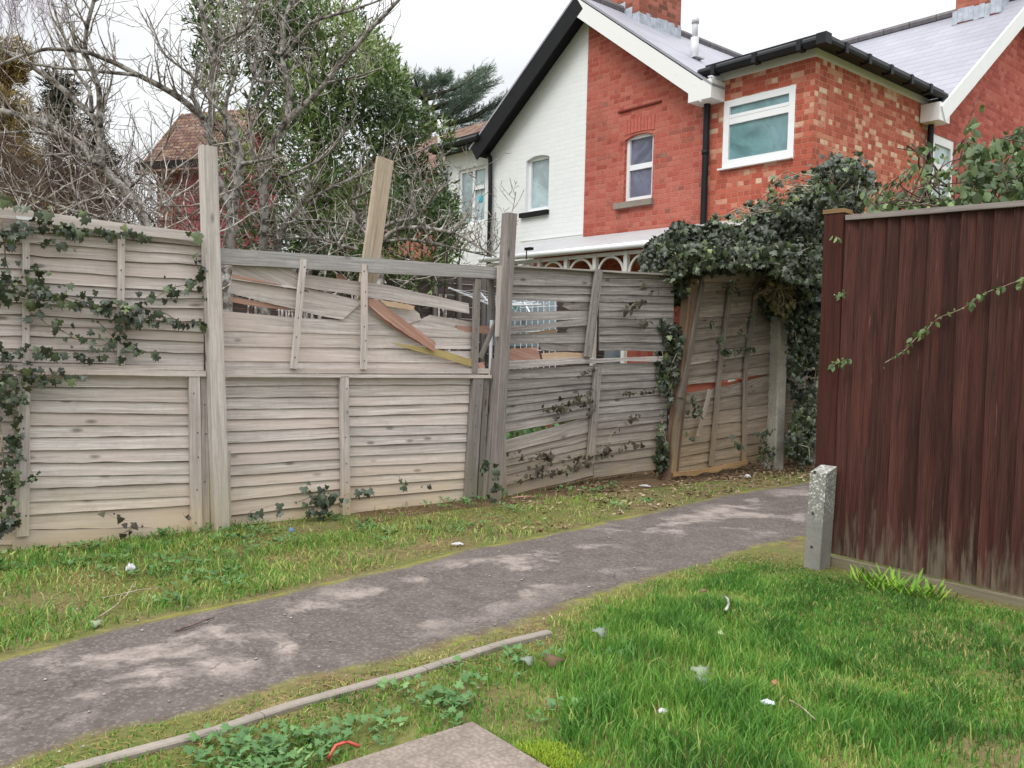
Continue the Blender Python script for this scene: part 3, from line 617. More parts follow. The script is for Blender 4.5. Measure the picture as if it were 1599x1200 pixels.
# tall raw plank sticking up behind the rail
q = MB(); bar(q, FP, (577, 450), (566, 445), 2, -.1, .02, .5) if False else None
a = FP.P(570, 470, -.08); b = FP.P(601, 248, -.12); d = (b-a).normalized(); e = d.cross(FP.n).normalized()
q.beam(a-d*.0, b, .125, .03, e, FP.n, t=.6, ch=.04)
q.face([b-e*.0625+FP.n*.015, b+e*.0625+FP.n*.015, b+e*.0625-d*.03+FP.n*.016, b-e*.0625-d*.0+FP.n*.016], d)
tag(q.build('loose_plank', wood('raw_brown_plank', c3(194, 178, 160), c3(160, 142, 122), .1)), 'raw brown plank leaning up high behind the smashed panel rail', 'plank')
# ---- panel middle lower
t = panel('sound pale lower panel between the two posts, right under the smashed one', (560, 800))
L = [584, 603.5, 622, 640, 656, 675, 693.6, 709.7, 728, 745, 762.6, 784, 808, 826]; R = [584, 602, 620, 637, 652, 667.5, 684, 700, 716, 732, 748, 764, 785, 806]
q = MB(); lap(q, FP, 348, 540, L, R, 0, jit=.4, tb=(.35, 1)); q.build('lap_boards', W_PALE, t)
L = [584, 602, 620, 635, 650.6, 666.7, 682, 697.4, 712.8, 729, 744.6, 760.7, 780, 806]; R = [584, 601.6, 616, 630, 644.5, 663, 676.7, 689.8, 705, 720.4, 734, 746, 762, 784]
q = MB(); lap(q, FP, 541, 748, L, R, .002, jit=.4, tb=(.35, 1)); q.build('lap_boards', W_PALE, t)
mbpart(lambda q: strip(q, FP, [(343, 583.5), (540, 585), (768, 586)], [(343, 589), (540, 590), (768, 591)], .05, .05, .04, t=.75, K=20, jit=.2), 'top_rail', W_PALE, t)
mbpart(lambda q: bar(q, FP, (539, 588), (542, 812), 13, .05, .035, .3, 6), 'batten', WN(W_PALE), t)
mbpart(lambda q: bar(q, FP, (748, 589), (735, 788), 17, .045, .04, .25, 7), 'stile', WN(W_OLD), t)
mbpart(lambda q: bar(q, FP, (761, 589), (750, 784), 9, .03, .04, .15, 5), 'stile', WN(W_OLD), t)
mbpart(lambda q: bar(q, FP, (357, 704), (357, 838), 7, .03, .03, .3), 'stile', WN(W_PALE), t)
# ---- panel right upper (C)
t = panel('grey upper panel right of the old post, with a ragged hole at its left', (900, 760))
q = MB()
strip(q, FP, [(798, 416), (935, 424)], [(798, 446), (935, 447)], .006, .02, t=.55, jit=.6)
strip(q, FP, [(798, 443), (935, 445)], [(798, 458), (932, 460)], .0, .016, t=.35)
strip(q, FP, [(798, 456), (930, 458)], [(797, 469), (927, 472)], .0, .014, t=.55)
chunk(q, FP, [(880, 470), (926, 471), (923, 484.5), (890, 484), (879, 479), (882, 475)], .004, t=.3)
strip(q, FP, [(794, 488), (922, 485)], [(794, 502), (920, 498)], .0, .014, t=.45, jit=1)
strip(q, FP, [(793, 509), (850, 506), (921, 496)], [(793, 523), (870, 511), (919, 508)], .02, .028, t=.2, jit=.9)
chunk(q, FP, [(886, 511), (918, 509), (918, 523), (888, 522), (885, 517), (888, 514)], .0, t=.4)
strip(q, FP, [(793, 522), (918, 519)], [(793, 537), (917, 535)], .0, .014, t=.5)
chunk(q, FP, [(841, 536), (916, 535), (916, 548), (856, 549), (846, 547), (843, 541)], .004, t=.35)
q.build('lap_boards', W_GREY, t)
Lc = [424, 435, 447, 460, 472, 485, 497, 511, 523, 535, 548]; Rc = [427, 436, 450, 463, 475, 486, 498, 511, 523, 535, 549]
q = MB(); lap(q, FP, 936, 1052, Lc, Rc, 0, jit=1, tb=(0, .6)); q.build('lap_boards', W_GREY, t)
mbpart(lambda q: strip(q, FP, [(800, 414.5), (1050, 428)], [(800, 417), (1050, 430.5)], .05, .05, .05, t=.9), 'top_rail', W_GREY, t)
mbpart(lambda q: strip(q, FP, [(789, 564), (922, 558)], [(789, 577), (922, 567)], .03, .04, .02, t=.95, jit=1), 'bottom_rail', W_GREY, t)
mbpart(lambda q: strip(q, FP, [(920, 561), (1052, 556)], [(920, 567), (1052, 563)], .03, .035, .02, t=.9, jit=1.5), 'bottom_rail', W_GREY, t)
mbpart(lambda q: bar(q, FP, (937, 421), (919, 558), 11, .06, .025, .1, 5), 'batten', WN(W_GREY), t)
loose('red rough broken board across the ragged hole, just right of the old post', lambda q: chunk(q, FP, [(791, 546), (838, 542), (842, 552), (846, 563), (790, 565)], .0, .008, .45), W_RED)
loose('pale orange broken board beside the red one in the grey panel', lambda q: chunk(q, FP, [(846, 552), (880, 550), (914, 552), (915, 558), (880, 560), (848, 562)], .012, .008, .6), W_ORANGE)
loose('small orange torn wedge above the black hole in the grey panel', lambda q: chunk(q, FP, [(828, 520), (868, 514), (872, 523), (828, 524)], -.012, .008, .4), W_ORANGE)
# ---- panel right lower (C)
t = panel('grey lower panel right of the old post with ivy sprigs', (900, 765))
L = [578, 594, 611, 621, 636, 648, 661, 677, 686, 706.5, 719, 730, 743, 759]; R = [571, 586, 598, 606, 616, 627, 637, 651, 662, 674, 685, 697, 709, 726]
q = MB(); lap(q, FP, 786, 926, L[:8], R[:8], 0, jit=.6, tb=(.1, .8))
strip(q, FP, [(790, 688), (926, 650)], [(790, 706.5), (926, 674)], .0, .016, t=.7)
lap(q, FP, 788, 926, L[9:]+[775], R[9:]+[744], .002, jit=1.2, tb=(.3, .9)); q.build('lap_boards', W_GREY, t)
L = [569, 585.5, 598, 611, 626, 637, 648, 660.6, 671.6, 682.6, 697, 712, 724, 746]; R = [566, 582, 593, 604, 616.6, 627.6, 638.6, 648, 659, 670, 684, 695.4, 710, 732]
q = MB(); lap(q, FP, 927, 1042, L, R, 0, jit=.6, tb=(.1, .7)); q.build('lap_boards', W_GREY, t)
mbpart(lambda q: bar(q, FP, (935, 574), (923, 724), 10, .05, .03, .3, 6), 'batten', WN(W_GREY), t)
mbpart(lambda q: bar(q, FP, (786, 600), (788, 762), 7, .04, .03, .5), 'stile', WN(W_GREY), t)
q = MB(); A, B = gnd(850, 766), gnd(985, 742); d = (B-A).normalized(); q.beam(A+Vector((0, 0, .03)), B+Vector((0, 0, .09)), .04, .02, Vector((d.y, -d.x, 0)), Vector((0, 0, 1)), t=.6)
tag(q.build('fallen_batten', W_GREY), 'thin fallen batten lying on the soil under the grey panel', 'batten')
# ---- leaning panel D
DP = Pl(FP.P(1050, 741, .12), FP.e)
t = thing('lap_fence', 'tall brown-grey panel leaning sideways beside the concrete post', 'fence panel', tuple(DP.P(1110, 741)), 'lap fence panels along the path')
sx = lambda y: 1100+(y-430)*(1064-1100)/(622-430) if y < 622 else 1064+(y-622)*(1053-1064)/(736-622)
ex = lambda y: 1207
L = [442, 457, 477.6, 496.6, 514, 533, 553.6, 571, 590, 603]; R = [439, 451, 469, 486, 502, 517, 535, 551, 570, 584]
q = MB(); lap(q, DP, sx, ex, L, R, 0, jit=1.3, tb=(.2, .9), K=18)
chunk(q, DP, [(1136, 603), (1207, 584), (1207, 610), (1130, 616), (1134, 609)], .004, t=.5)
L = [616, 630, 653, 672, 698, 713.6, 731, 742]; R = [590, 610, 629, 650, 672, 689, 705, 716]
lap(q, DP, sx, ex, L, R, 0, jit=1.6, tb=(.2, .9), K=18); q.build('lap_boards', W_LEAN, t)
mbpart(lambda q: strip(q, DP, [(1101, 428.5), (1195, 426.5)], [(1099, 441), (1195, 439)], .045, .045, .03, t=.9), 'top_rail', W_LEAN, t)
q = MB(); bar(q, DP, (1101, 428), (1065, 622), 6, .04, .04, .0); bar(q, DP, (1065, 618), (1053, 738), 6, .03, .04, .1); q.build('stile', W_LEAN, t)
for A, Bm, Cc, wd in (((1143, 441), (1128, 552), (1112, 728), 6), ((1185, 440), (1165, 577), (1163, 719), 5.5)):
    q = MB(); bar(q, DP, A, Bm, wd, .04, .02, .2, 4, 0); bar(q, DP, Bm, Cc, wd, .038, .02, .3, 4, 0); q.build('batten', WN(W_LEAN), t)
loose('bright red split board showing through the gap in the leaning panel', lambda q: chunk(q, DP, [(1064, 600), (1110, 598), (1140, 597), (1211, 578), (1211, 596), (1140, 612), (1100, 622), (1062, 624)], -.02, .008, .6), wood('bright_split_wood', c3(186, 112, 90), c3(150, 84, 66), .2, knot=False))
loose('short loose lath hanging slantwise on the leaning panel', lambda q: bar(q, DP, (1110, 609), (1091, 683), 5, .06, .012, .9), W_LEAN)
q = MB(); chunk(q, DP, [(1050, 738), (1080, 736), (1120, 729), (1167, 719), (1168, 725), (1150, 731), (1128, 733), (1120, 738), (1098, 738), (1085, 744), (1066, 743), (1052, 746)], .06, .02, .6)
tag(q.build('rotten_plank', wood('rotten_orange_wood', c3(182, 150, 108), c3(130, 98, 64), .3)), 'rotten orange plank lying along the foot of the leaning panel', 'plank')
# ---- panel E beyond the concrete post
EP = Pl(FP.P(1225, 725, -.05), FP.e)
t = thing('lap_fence', 'shaded far fence panel beyond the concrete post, mostly under ivy', 'fence panel', tuple(EP.P(1250, 722)), 'lap fence panels along the path')
L = [470+i*16 for i in range(17)]
q = MB(); lap(q, EP, 1214, 1300, L, [l-4 for l in L], 0, jit=1, tb=(.2, .8)); q.build('lap_boards', W_LEAN, t)
# ---- posts
def post(label, top, bot, wd, off, mat, dp=None, pl=FP, taper=1.0, name='fence_post', t_=.5, grp='posts of the old fence'):
    a = pl.P(bot[0], bot[1], off); a = Vector((a.x, a.y, a.z-.15)); b = pl.P(top[0], top[1], off); q = MB()
    q.beam(a, b, wd, dp or wd, pl.e, pl.n, t=t_, ch=.08, taper=taper)
    o = q.build(name, mat); return tag(o, label, 'post', grp)
post('tall pale square wooden post, the left one rising above the fence', (324.5, 230), (347, 843), .088, .07, W_POST)
post('old grey wooden post with green top, right of the smashed panel', (796, 334), (770, 779), .088, .08, W_OLD, t_=.35)
post('short grey spur post strapped to the old grey post foot', (777, 560), (757, 776), .075, .03, W_OLD, t_=.25)
post('brown leaning wooden post with ivy hanging over its top', (1079, 436), (1045, 742), .10, .09, W_BROWN, t_=.6)
post('lichened concrete post right of the leaning panel', (1215, 494), (1208, 727), .14, .16, CONC, name='concrete_post')
post('half hidden concrete post in ivy beside the brown fence', (1271, 596), (1271, 715), .12, .1, CONC, name='concrete_post')
# ------------------------------------------------------------------ brown fence on the right
t = thing('brown_fence', 'tall dark red-brown closeboard fence panel on the right', 'fence', tuple(gnd(1450, 915)))
xt = [1321, 1343, 1364.5, 1386.5, 1407.5, 1429.5, 1452.5, 1478, 1502, 1527, 1554, 1584, 1614, 1646, 1680, 1716, 1754, 1794, 1836]
xb = [1297, 1316.7, 1337, 1360, 1381, 1404.7, 1425, 1447, 1475.6, 1499, 1524, 1547, 1573.5, 1603, 1634, 1666, 1700, 1736, 1774]
yt = lambda x: 343+(x-1321)*(321-343)/(1599-1321); yb = lambda x: 864+(x-1296)*(931.5-864)/(1599-1296)
q = MB()
for i in range(len(xt)-1):
    tt = random.random(); off = (random.uniform(0, 30), random.uniform(0, 30))
    a, b = BP.P(xt[i], yt(xt[i]), .034), BP.P(xt[i+1]+5, yt(xt[i+1]+5), .008); c, d = BP.P(xb[i+1]+5, yb(xb[i+1]+5), .008), BP.P(xb[i], yb(xb[i]), .034)
    n = BP.n; K = 6
    for k in range(K):
        f0, f1 = k/K, (k+1)/K
        w0 = BP.e*noise.noise(a.lerp(d, f0)*3+Vector((i*3.1, 0, 0)))*.006*(0 < k); w1 = BP.e*noise.noise(a.lerp(d, f1)*3+Vector((i*3.1, 0, 0)))*.006*(k < K-1)
        p0, p1, p2, p3 = a.lerp(d, f0)+w0, b.lerp(c, f0), b.lerp(c, f1), a.lerp(d, f1)+w1
        g = (a-d).normalized(); LL = (a-d).length; q.face([p0, p3, p2, p1], g, off, tt, 0, [(LL*f0, 0), (LL*f1, 0), (LL*f1, .11), (LL*f0, .11)]); q.face([p0-n*.014, p3-n*.014, p3, p0], g, off, tt); q.face([p0-n*.014, p1-n*.005, p2-n*.005, p3-n*.014], g, off, tt)
    q.face([d, d-n*.014, c-n*.005, c], g, off, tt)
q.build('feather_boards', DARKF, t)
mbpart(lambda q: strip(q, BP, [(1320, 336), (1860, 291)], [(1320, 344), (1860, 301)], .05, .05, .07, t=.5, K=20, jit=.3), 'capping_rail', W_OLD, t)
W_GRAV = wood('gravel_board_wood', c3(156, 144, 126), c3(102, 92, 78), .1, stain=c3(112, 106, 84), zs=.12)
mbpart(lambda q: strip(q, BP, [(1290, 868), (1860, 995)], [(1290, 905), (1860, 1040)], .045, .045, .03, t=.4, K=20), 'gravel_board', W_GRAV, t)
a, b = BP.P(1292, 760, .0), BP.P(1308, 334, .0); q = MB(); q.beam(a, b, .11, .09, BP.e, BP.n, t=.5, ch=.05); pst = q.build('post', POSTB, t)
q = MB(); q.box(b+Vector((0, 0, .008)), BP.e*.06, BP.n*.05, Vector((0, 0, .011)), t=.9); q.build('post_cap', wood('ochre_cap', c3(156, 126, 88), c3(112, 92, 66), .1), pst)
# back rails
for yy in (420, 640, 830):
    q = MB(); strip(q, BP, [(1310, yy-8), (1860, yy-8+(yy-600)*.1)], [(1310, yy+8), (1860, yy+8+(yy-600)*.1)], -.03, -.03, .04, t=.4); q.build('arris_rail', W_GRAV, t)
# concrete spur with sloped top
SP = Pl(BP.P(1290, 885, .09), BP.e)
q = MB(); e_, n_ = BP.e, BP.n
b0 = gnd(1266, 889); a0 = b0+Vector((0, 0, -.1)); zt = SP.P(1280, 735).z
w2 = .045; dpv = .06
lo = [a0-e_*w2, a0+e_*w2, a0+e_*w2-n_*dpv*2, a0-e_*w2-n_*dpv*2]
sh = Vector((SP.P(1275, 735, 0)-b0)); sh.z = 0; sh = sh*.0+BP.e*.02
hi = [Vector((p.x, p.y, zt-(0.0 if k < 2 else -.03)))+sh for k, p in enumerate(lo)]
for k in range(4): q.face([lo[k], lo[(k+1) % 4], hi[(k+1) % 4], hi[k]], Vector((0, 0, 1)))
q.face(hi, e_)
for zz in (.30, .52, .12):
    c = a0+n_*.003+Vector((0, 0, zz+.1)); q.tube([c-n_*.01, c], .008, 8, m=1)
tag(q.build('concrete_spur', [SPUR, NAIL]), 'short concrete spur post with white lichen at the brown fence end', 'post')
# ------------------------------------------------------------------ houses
Z = Vector((0, 0, 1))
def wallcols(mb, W, s0, s1, z0, top, holes=(), g=None, nvec=None, dep=.11, brk=()):
    """W(s,z) -> point; top(s); holes (a,b,z1,z2,rise); reveals go along nvec*dep"""
    xs_ = {s0, s1, *brk}
    for a, b, z1, z2, ri in holes:
        for k in range(9): xs_.add(a+(b-a)*k/8)
    X = sorted(x for x in xs_ if s0-1e-6 <= x <= s1+1e-6)
    for x0, x1 in zip(X, X[1:]):
        xm = (x0+x1)/2; cur0 = cur1 = z0
        for a, b, z1, z2, ri in sorted(holes, key=lambda h: h[2]):
            if a < xm < b:
                f = lambda x: z2+ri*(1-((x-(a+b)/2)/((b-a)/2))**2)
                mb.face([W(x0, cur0), W(x1, cur1), W(x1, z1), W(x0, z1)], g)
                mb.face([W(x0, z1), W(x1, z1), W(x1, z1)+nvec*dep, W(x0, z1)+nvec*dep], g)
                mb.face([W(x0, f(x0)), W(x1, f(x1)), W(x1, f(x1))+nvec*dep, W(x0, f(x0))+nvec*dep], g)
                cur0, cur1 = f(x0), f(x1)
        mb.face([W(x0, cur0), W(x1, cur1), W(x1, top(x1)), W(x0, top(x0))], g)
    for a, b, z1, z2, ri in holes:
        for x in (a, b): mb.face([W(x, z1), W(x, z2), W(x, z2)+nvec*dep, W(x, z1)+nvec*dep], g)
def hbox(mb, s0, s1, t0, t1, z0, z1, t=.5, m=0, g=None):
    mb.box(H((s0+s1)/2, (t0+t1)/2, (z0+z1)/2), E1*abs(s1-s0)/2, E2*abs(t1-t0)/2, Z*abs(z1-z0)/2, g, t, m)
def window(parent, s0, s1, z0, z1, glassm, layout, sill=None, depth=.07, fr=.06, proud=None, frame_mat=None, vec=None):
    """frame bars set back into wall; layout list of panes (fs0,fs1,fz0,fz1) fractions"""
    q = MB(); t0 = depth if proud is None else -proud; t1 = t0+.05
    hbox(q, s0, s0+fr, t0, t1, z0, z1); hbox(q, s1-fr, s1, t0, t1, z0, z1); hbox(q, s0+fr, s1-fr, t0, t1, z0, z0+fr*1.2); hbox(q, s0+fr, s1-fr, t0, t1, z1-fr, z1)
    for b in layout.get('bars', ()):
        if b[0] == 'h': hbox(q, s0+fr+.001, s1-fr-.001, t0+.004, t1-.004, z0+(z1-z0)*b[1]-b[2]/2, z0+(z1-z0)*b[1]+b[2]/2)
        else: hbox(q, s0+(s1-s0)*b[1]-b[2]/2, s0+(s1-s0)*b[1]+b[2]/2, t0+.003, t1-.006, z0+fr+.001+(z1-z0)*(b[3] if len(b) > 3 else 0), z1-fr-.001)
    w_ = q.build('window', frame_mat or WHITE, parent)
    q = MB(); q.face([H(s0+fr*.8, t0+.03, z0+fr*.8), H(s1-fr*.8, t0+.03, z0+fr*.8), H(s1-fr*.8, t0+.03, z1-fr*.8), H(s0+fr*.8, t0+.03, z1-fr*.8)], E1)
    q.build('pane', glassm, w_)
    if sill:
        q = MB(); hbox(q, s0-sill[1], s1+sill[1]*.3, -.06, .06, z0-sill[0], z0-.002); q.build('sill', sill[2], w_)
    return w_
PIT = .735; ZA = 6.42
gt = lambda s: ZA-.05-PIT*abs(s)
# --- white painted house
wh = thing('white_house', 'white painted brick house with black bargeboard, left half of the shared gable', 'house', tuple(H(-1.9, 2, 0)))
q = MB(); Wf = lambda s, z: H(s, 0, z)
wallcols(q, Wf, -2.2, 0, -.5, gt, [(-1.35, -.80, 3.47, 4.31, .05)], E1, E2)
wallcols(q, Wf, -3.62, -2.2, -.5, lambda s: 4.74, [(-3.2, -2.42, 3.42, 4.42, 0)], E1, E2)
q.face([H(-3.62, 0, -.5), H(-3.62, 3, -.5), H(-3.62, 3, 4.74), H(-3.62, 0, 4.74)], E2)
q.box(H(-.72, -.004, 3.02), E1*.72, E2*.004, Z*.006, E1)
q.build('wall', BR_WHITE, wh)
window(wh, -1.35, -.80, 3.47, 4.36, G_PALE, {}, (.075, .09, BLACKP), depth=.06)
window(wh, -3.2, -2.42, 3.42, 4.42, G_PALE, {'bars': [('v', .52, .07), ]}, None, depth=.04, fr=.055)
q = MB(); hbox(q, -2.77, -2.48, .025, .075, 4.02, 4.08); q.build('transom', WHITE, wh)
q = MB(); q.tube([H(-2.62, .06, 3.86), H(-2.62, .055, 3.86)], .06, 10); q.build('blue_sticker', simple('cyan_sticker', c3(70, 190, 210), .5), wh)
# bargeboards + roof slopes
def barge_board(sgn, name, mat, parent, off, th, wd):
    q = MB(); A = H(0, -off, ZA+.04); B = H(sgn*2.47, -off, ZA+.04-PIT*2.47); d = (B-A).normalized(); nrm = d.cross(E2).normalized()
    if nrm.z < 0: nrm = -nrm
    c = (A+B)/2-nrm*wd/2; q.box(c, d*((B-A).length/2), E2*th/2, nrm*wd/2, g=d, t=.5)
    o = q.build(name, mat, parent); return o, d, nrm
bb, d_, nr_ = barge_board(-1, 'bargeboard', BLACKP, wh, .27, .03, .26)
q = MB(); A = H(0, 0, ZA-.03); B = H(-2.45, 0, ZA-.03-PIT*2.45); c = (A+B)/2-E2*.13-nr_*.09
q.box(c, (B-A)/2, E2*.125, nr_*.01, t=.5); q.build('soffit', BLACKP, wh)
def slope(mb, sgn, s_out, t0, t1, z_ap=ZA+.06, th=.03, pit=PIT, s_in=0):
    A = H(s_in, t0, z_ap); B = H(sgn*s_out, t0, z_ap-pit*(s_out-abs(s_in))); Cc = H(sgn*s_out, t1, z_ap-pit*(s_out-abs(s_in))); D = H(s_in, t1, z_ap)
    n = (B-A).cross(D-A).normalized(); n = n if n.z > 0 else -n
    g = E2
    for P_, in_ in (((A, B, Cc, D), 1),):
        T = [p+n*th for p in P_]
        mb.face(T, g); mb.face([p for p in P_][::-1], g)
        for i in range(4): mb.face([P_[i], P_[(i+1) % 4], T[(i+1) % 4], T[i]], g)
q = MB(); slope(q, -1, 2.52, -.29, 6.3); q.build('roof', SLATE, wh)
q = MB(); q.box(H(-2.93, .15, 4.815), E1*.72, E2*.42, Z*.085, t=.5); q.tube([H(-3.66, -.3, 4.80), H(-2.25, -.3, 4.80)], .055, 8); q.build('black_fascia', BLACK, wh)
q = MB(); q.tube([H(-2.40, -.10, 4.62), H(-2.30, -.07, 4.58), H(-2.22, -.06, 4.50), H(-2.20, -.06, 3.9), H(-2.20, -.06, 0)], .038, 8); q.build('downpipe', BLACK, wh, True)
q = MB(); q.tube([H(-3.56, -.07, 4.5), H(-3.56, -.07, 4.2), H(-3.56, -.07, 0)], .055, 8, t=.3); q.tube([H(-3.56, -.07, 4.42), H(-3.56, -.07, 4.34)], .068, 8); q.build('soil_pipe', simple('pale_grey_pipe', (.6, .62, .63), .4), wh, True)
# --- brick house
bh = thing('brick_house', 'red brick house with white bargeboard, square orange brick extension and slate roofs', 'house', tuple(H(2.5, 3, 0)))
q = MB(); wallcols(q, Wf, 0, 2.27, -.5, gt, [(.80, 1.33, 3.40, 4.29, .05)], E1, E2)
q.face([H(-.0, .0, 4.5), H(-.0, .0, 6.36), H(.0, .001, 6.3), H(.0, .001, 4.5)], E2)
q.build('wall', BR_RED, bh)
window(bh, .80, 1.33, 3.40, 4.345, G_LILAC, {'bars': [('h', .52, .075)]}, (.085, .14, EDGE), depth=.05, fr=.055)
# soldier arch + drip line over the red window
q = MB(); 
for k in range(9):
    f = (k+.5)/9; s_ = .78+.57*f; q.box(H(s_, -.003, 4.45+.02*(1-(2*f-1)**2)), E1*.028, E2*.006, Z*.10, Z, t=random.random())
q.build('window_arch', simple('red_arch_brick', c3(178, 94, 80), .8, nv=.2, sc_=20), bh)
q = MB(); q.box(H(1.06, -.012, 4.71), E1*.40, E2*.012, Z*.012, t=.5); q.build('drip_course', simple('dark_red_mortar', c3(110, 40, 32), .9), bh)
bb2, d2_, n2_ = barge_board(1, 'bargeboard', BARGE_W, bh, .27, .03, .22)
q = MB(); A = H(0, 0, ZA-.03); B = H(2.45, 0, ZA-.03-PIT*2.45); c = (A+B)/2-E2*.13-n2_*.09
q.box(c, (B-A)/2, E2*.125, n2_*.01, t=.5); q.build('soffit', BARGE_W, bh)
q = MB(); hbox(q, 2.14, 2.50, -.288, .0, ZA+.04-PIT*2.47-.15, ZA+.04-PIT*2.47+.09); q.build('eaves_box', BARGE_W, bh)
q = MB(); slope(q, 1, 2.5, -.29, 5.6); 
q.build('roof', SLATE, bh)
q = MB()
for k in range(14): q.tube([H(0, -.28+k*.45, ZA+.11), H(0, -.28+(k+1)*.45-.012, ZA+.11)], .07, 8, t=.5)
q.build('ridge_tiles', simple('dark_ridge_tile', c3(104, 100, 104), .7, nv=.25), bh)
# chimney of the gable
def chimney(s0, s1, t0, t1, z0, z1, label_parent):
    q = MB(); W_ = [(s0, t0), (s1, t0), (s1, t1), (s0, t1)]
    for k in range(4):
        a, b = W_[k], W_[(k+1) % 4]; g = E1 if k % 2 == 0 else E2
        q.face([H(*a, z0), H(*b, z0), H(*b, z1), H(*a, z1)], g)
    q.face([H(*p, z1) for p in W_], E1); ch = q.build('chimney', BR_CHIM, label_parent)
    return ch
ch = chimney(-.34, .34, .72, 1.72, 5.9, 8.0, bh)
q = MB()
for k in range(12):
    t0 = .72+k/12*1.0; q.box(H(.348, t0+.042, 6.30+random.uniform(-.02, .05)), E1*.006, E2*.040, Z*.12, t=random.random())
zf = lambda s: ZA+.1-PIT*abs(s)
for k in range(5):
    s_ = -.3+k*.15; q.box(H(s_, .708, zf(s_)+.03), E1*.07, E2*.006, Z*.09, t=random.random())
q.build('lead_flashing', LEAD, ch)
q = MB(); p = H(1.42, .72, 0); zr = ZA+.06-PIT*1.42
q.tube([p+Z*(zr-.05), p+Z*(zr+.32)], .06, 10); q.tube([p+Z*(zr+.30), p+Z*(zr+.56)], .042, 10); q.tube([p+Z*(zr+.52), p+Z*(zr+.6)], .055, 10); q.box(p+Z*(zr+.03), E1*.11, E2*.1, Vector((0, 0, .012))-E1*0, t=.5)
q.build('roof_vent', simple('pale_vent_pipe', c3(196, 196, 200), .5, nv=.15), bh, True)
# extension
SC, ST = 3.765, 2.95
q = MB(); wallcols(q, Wf, 2.27, SC, -.5, lambda s: 4.86, [(2.493, 3.515, 3.634, 4.498, 0)], E1, E2); q.build('extension_wall', BR_EXT, bh)
q = MB(); q.face([H(SC, 0, -.5), H(SC, ST, -.5), H(SC, ST, 4.86), H(SC, 0, 4.86)], E2); q.build('extension_side_wall', BR_SIDE, bh)
window(bh, 2.493, 3.515, 3.64, 4.498, G_TEAL, {'bars': [('h', .69, .085)]}, (.02, .03, WHITE), proud=.0, fr=.085)
q = MB(); hbox(q, 2.58, 3.44, .0, .03, 4.27, 4.31); q.build('casement_rail', WHITE, bh)
q = MB(); hbox(q, 2.30, SC+.012, -.014, .0, 4.765, 4.862); hbox(q, SC, SC+.014, .001, ST, 4.765, 4.862); q.build('white_fascia', WHITE, bh)
q = MB(); q.box(H((2.33+SC+.2)/2, ST/2-.1, 4.905), E1*((SC+.2-2.33)/2), E2*((ST+.2)/2), Z*.04, t=.5)
q.tube([H(2.26, -.22, 4.855), H(SC+.22, -.22, 4.855)], .054, 10); q.tube([H(SC+.22, -.24, 4.855), H(SC+.22, ST-.02, 4.855)], .054, 10)
for t_ in (.2, .75, 1.3, 1.85, 2.4): q.box(H(SC+.22, t_, 4.845), E1*.060, E2*.03, Z*.060, t=.5)
for s_ in (2.5, 3.1, 3.7): q.box(H(s_, -.22, 4.845), E1*.03, E2*.060, Z*.060, t=.5)
q.box(H(SC+.22, -.22, 4.855), E1*.062, E2*.062, Z*.062, t=.5)
q.build('black_gutter', BLACK, bh)
for k, pts in enumerate(([H(2.33, -.2, 4.8), H(2.33, -.2, 4.7), H(2.29, -.08, 4.58), H(2.28, -.07, 4.45), H(2.28, -.07, 3.2), H(2.28, -.07, 0)],
                         [H(SC+.22, ST-.1, 4.82), H(SC+.2, ST-.1, 4.68), H(SC+.08, ST-.08, 4.55), H(SC+.08, ST-.08, 4.4), H(SC+.08, ST-.08, 0)])):
    q = MB(); q.tube(pts, .042, 8); 
    for z_ in (3.7, 4.35): q.tube([pts[3]*1 if False else Vector((pts[-1].x, pts[-1].y, z_)), Vector((pts[-1].x, pts[-1].y, z_+.05))], .052, 8)
    q.build('downpipe', BLACK, bh, True)
# main range: rear slope up to ridge, gable end wall flush with the extension side
TE, TR, ZR, PM = ST-.25, 5.87, 7.05, .75
q = MB(); ge = lambda t: ZR-PM*abs(t-TR)-.02
WE = lambda t, z: H(SC+.03, t, z)
wallcols(q, WE, ST, 2*TR-ST, -.5, ge, [(ST+.12, ST+.80, 3.1, 4.42, 0)], E2, -E1, dep=.06, brk=(TR,)); q.build('end_wall', BR_END, bh)
q = MB()
f = lambda a, b, z0, z1, x=SC-.0: q.box(H(x, (a+b)/2, (z0+z1)/2), E1*.02, E2*(b-a)/2, Z*(z1-z0)/2, t=.5)
f(ST+.12, ST+.20, 3.1, 4.42); f(ST+.72, ST+.80, 3.1, 4.42); f(ST+.2, ST+.72, 3.1, 3.2); f(ST+.2, ST+.72, 4.3, 4.42); f(ST+.2, ST+.72, 3.95, 4.03)
w_ = q.build('window', WHITE, bh); q = MB(); q.face([H(SC-.01, ST+.18, 3.15), H(SC-.01, ST+.76, 3.15), H(SC-.01, ST+.76, 4.38), H(SC-.01, ST+.18, 4.38)], E2); q.build('pane', G_PALE, w_)
q = MB()
for s0, s1 in ((-3.9, SC+.26),):
    for (ta, za), (tb_, zb) in (((TE, ZR-PM*(TR-TE)), (TR, ZR)), ((TR, ZR), (2*TR-TE, ZR-PM*(TR-TE)))):
        A, B, Cc, D = H(s0, ta, za), H(s1, ta, za), H(s1, tb_, zb), H(s0, tb_, zb); n = (B-A).cross(D-A).normalized()
        q.face([A, B, Cc, D], E1); q.face([p-n*.06 for p in (A, B, Cc, D)][::-1], E1)
        for a, b in ((A, B), (B, Cc), (Cc, D), (D, A)): q.face([a, a-n*.06, b-n*.06, b], E1)
q.build('main_roof', SLATE, bh)
q = MB()
for k in range(17): q.tube([H(-3.9+k*.46, TR, ZR+.03), H(-3.9+(k+1)*.46-.012, TR, ZR+.03)], .075, 8)
q.build('ridge_tiles', bpy.data.materials['dark_ridge_tile'], bh)
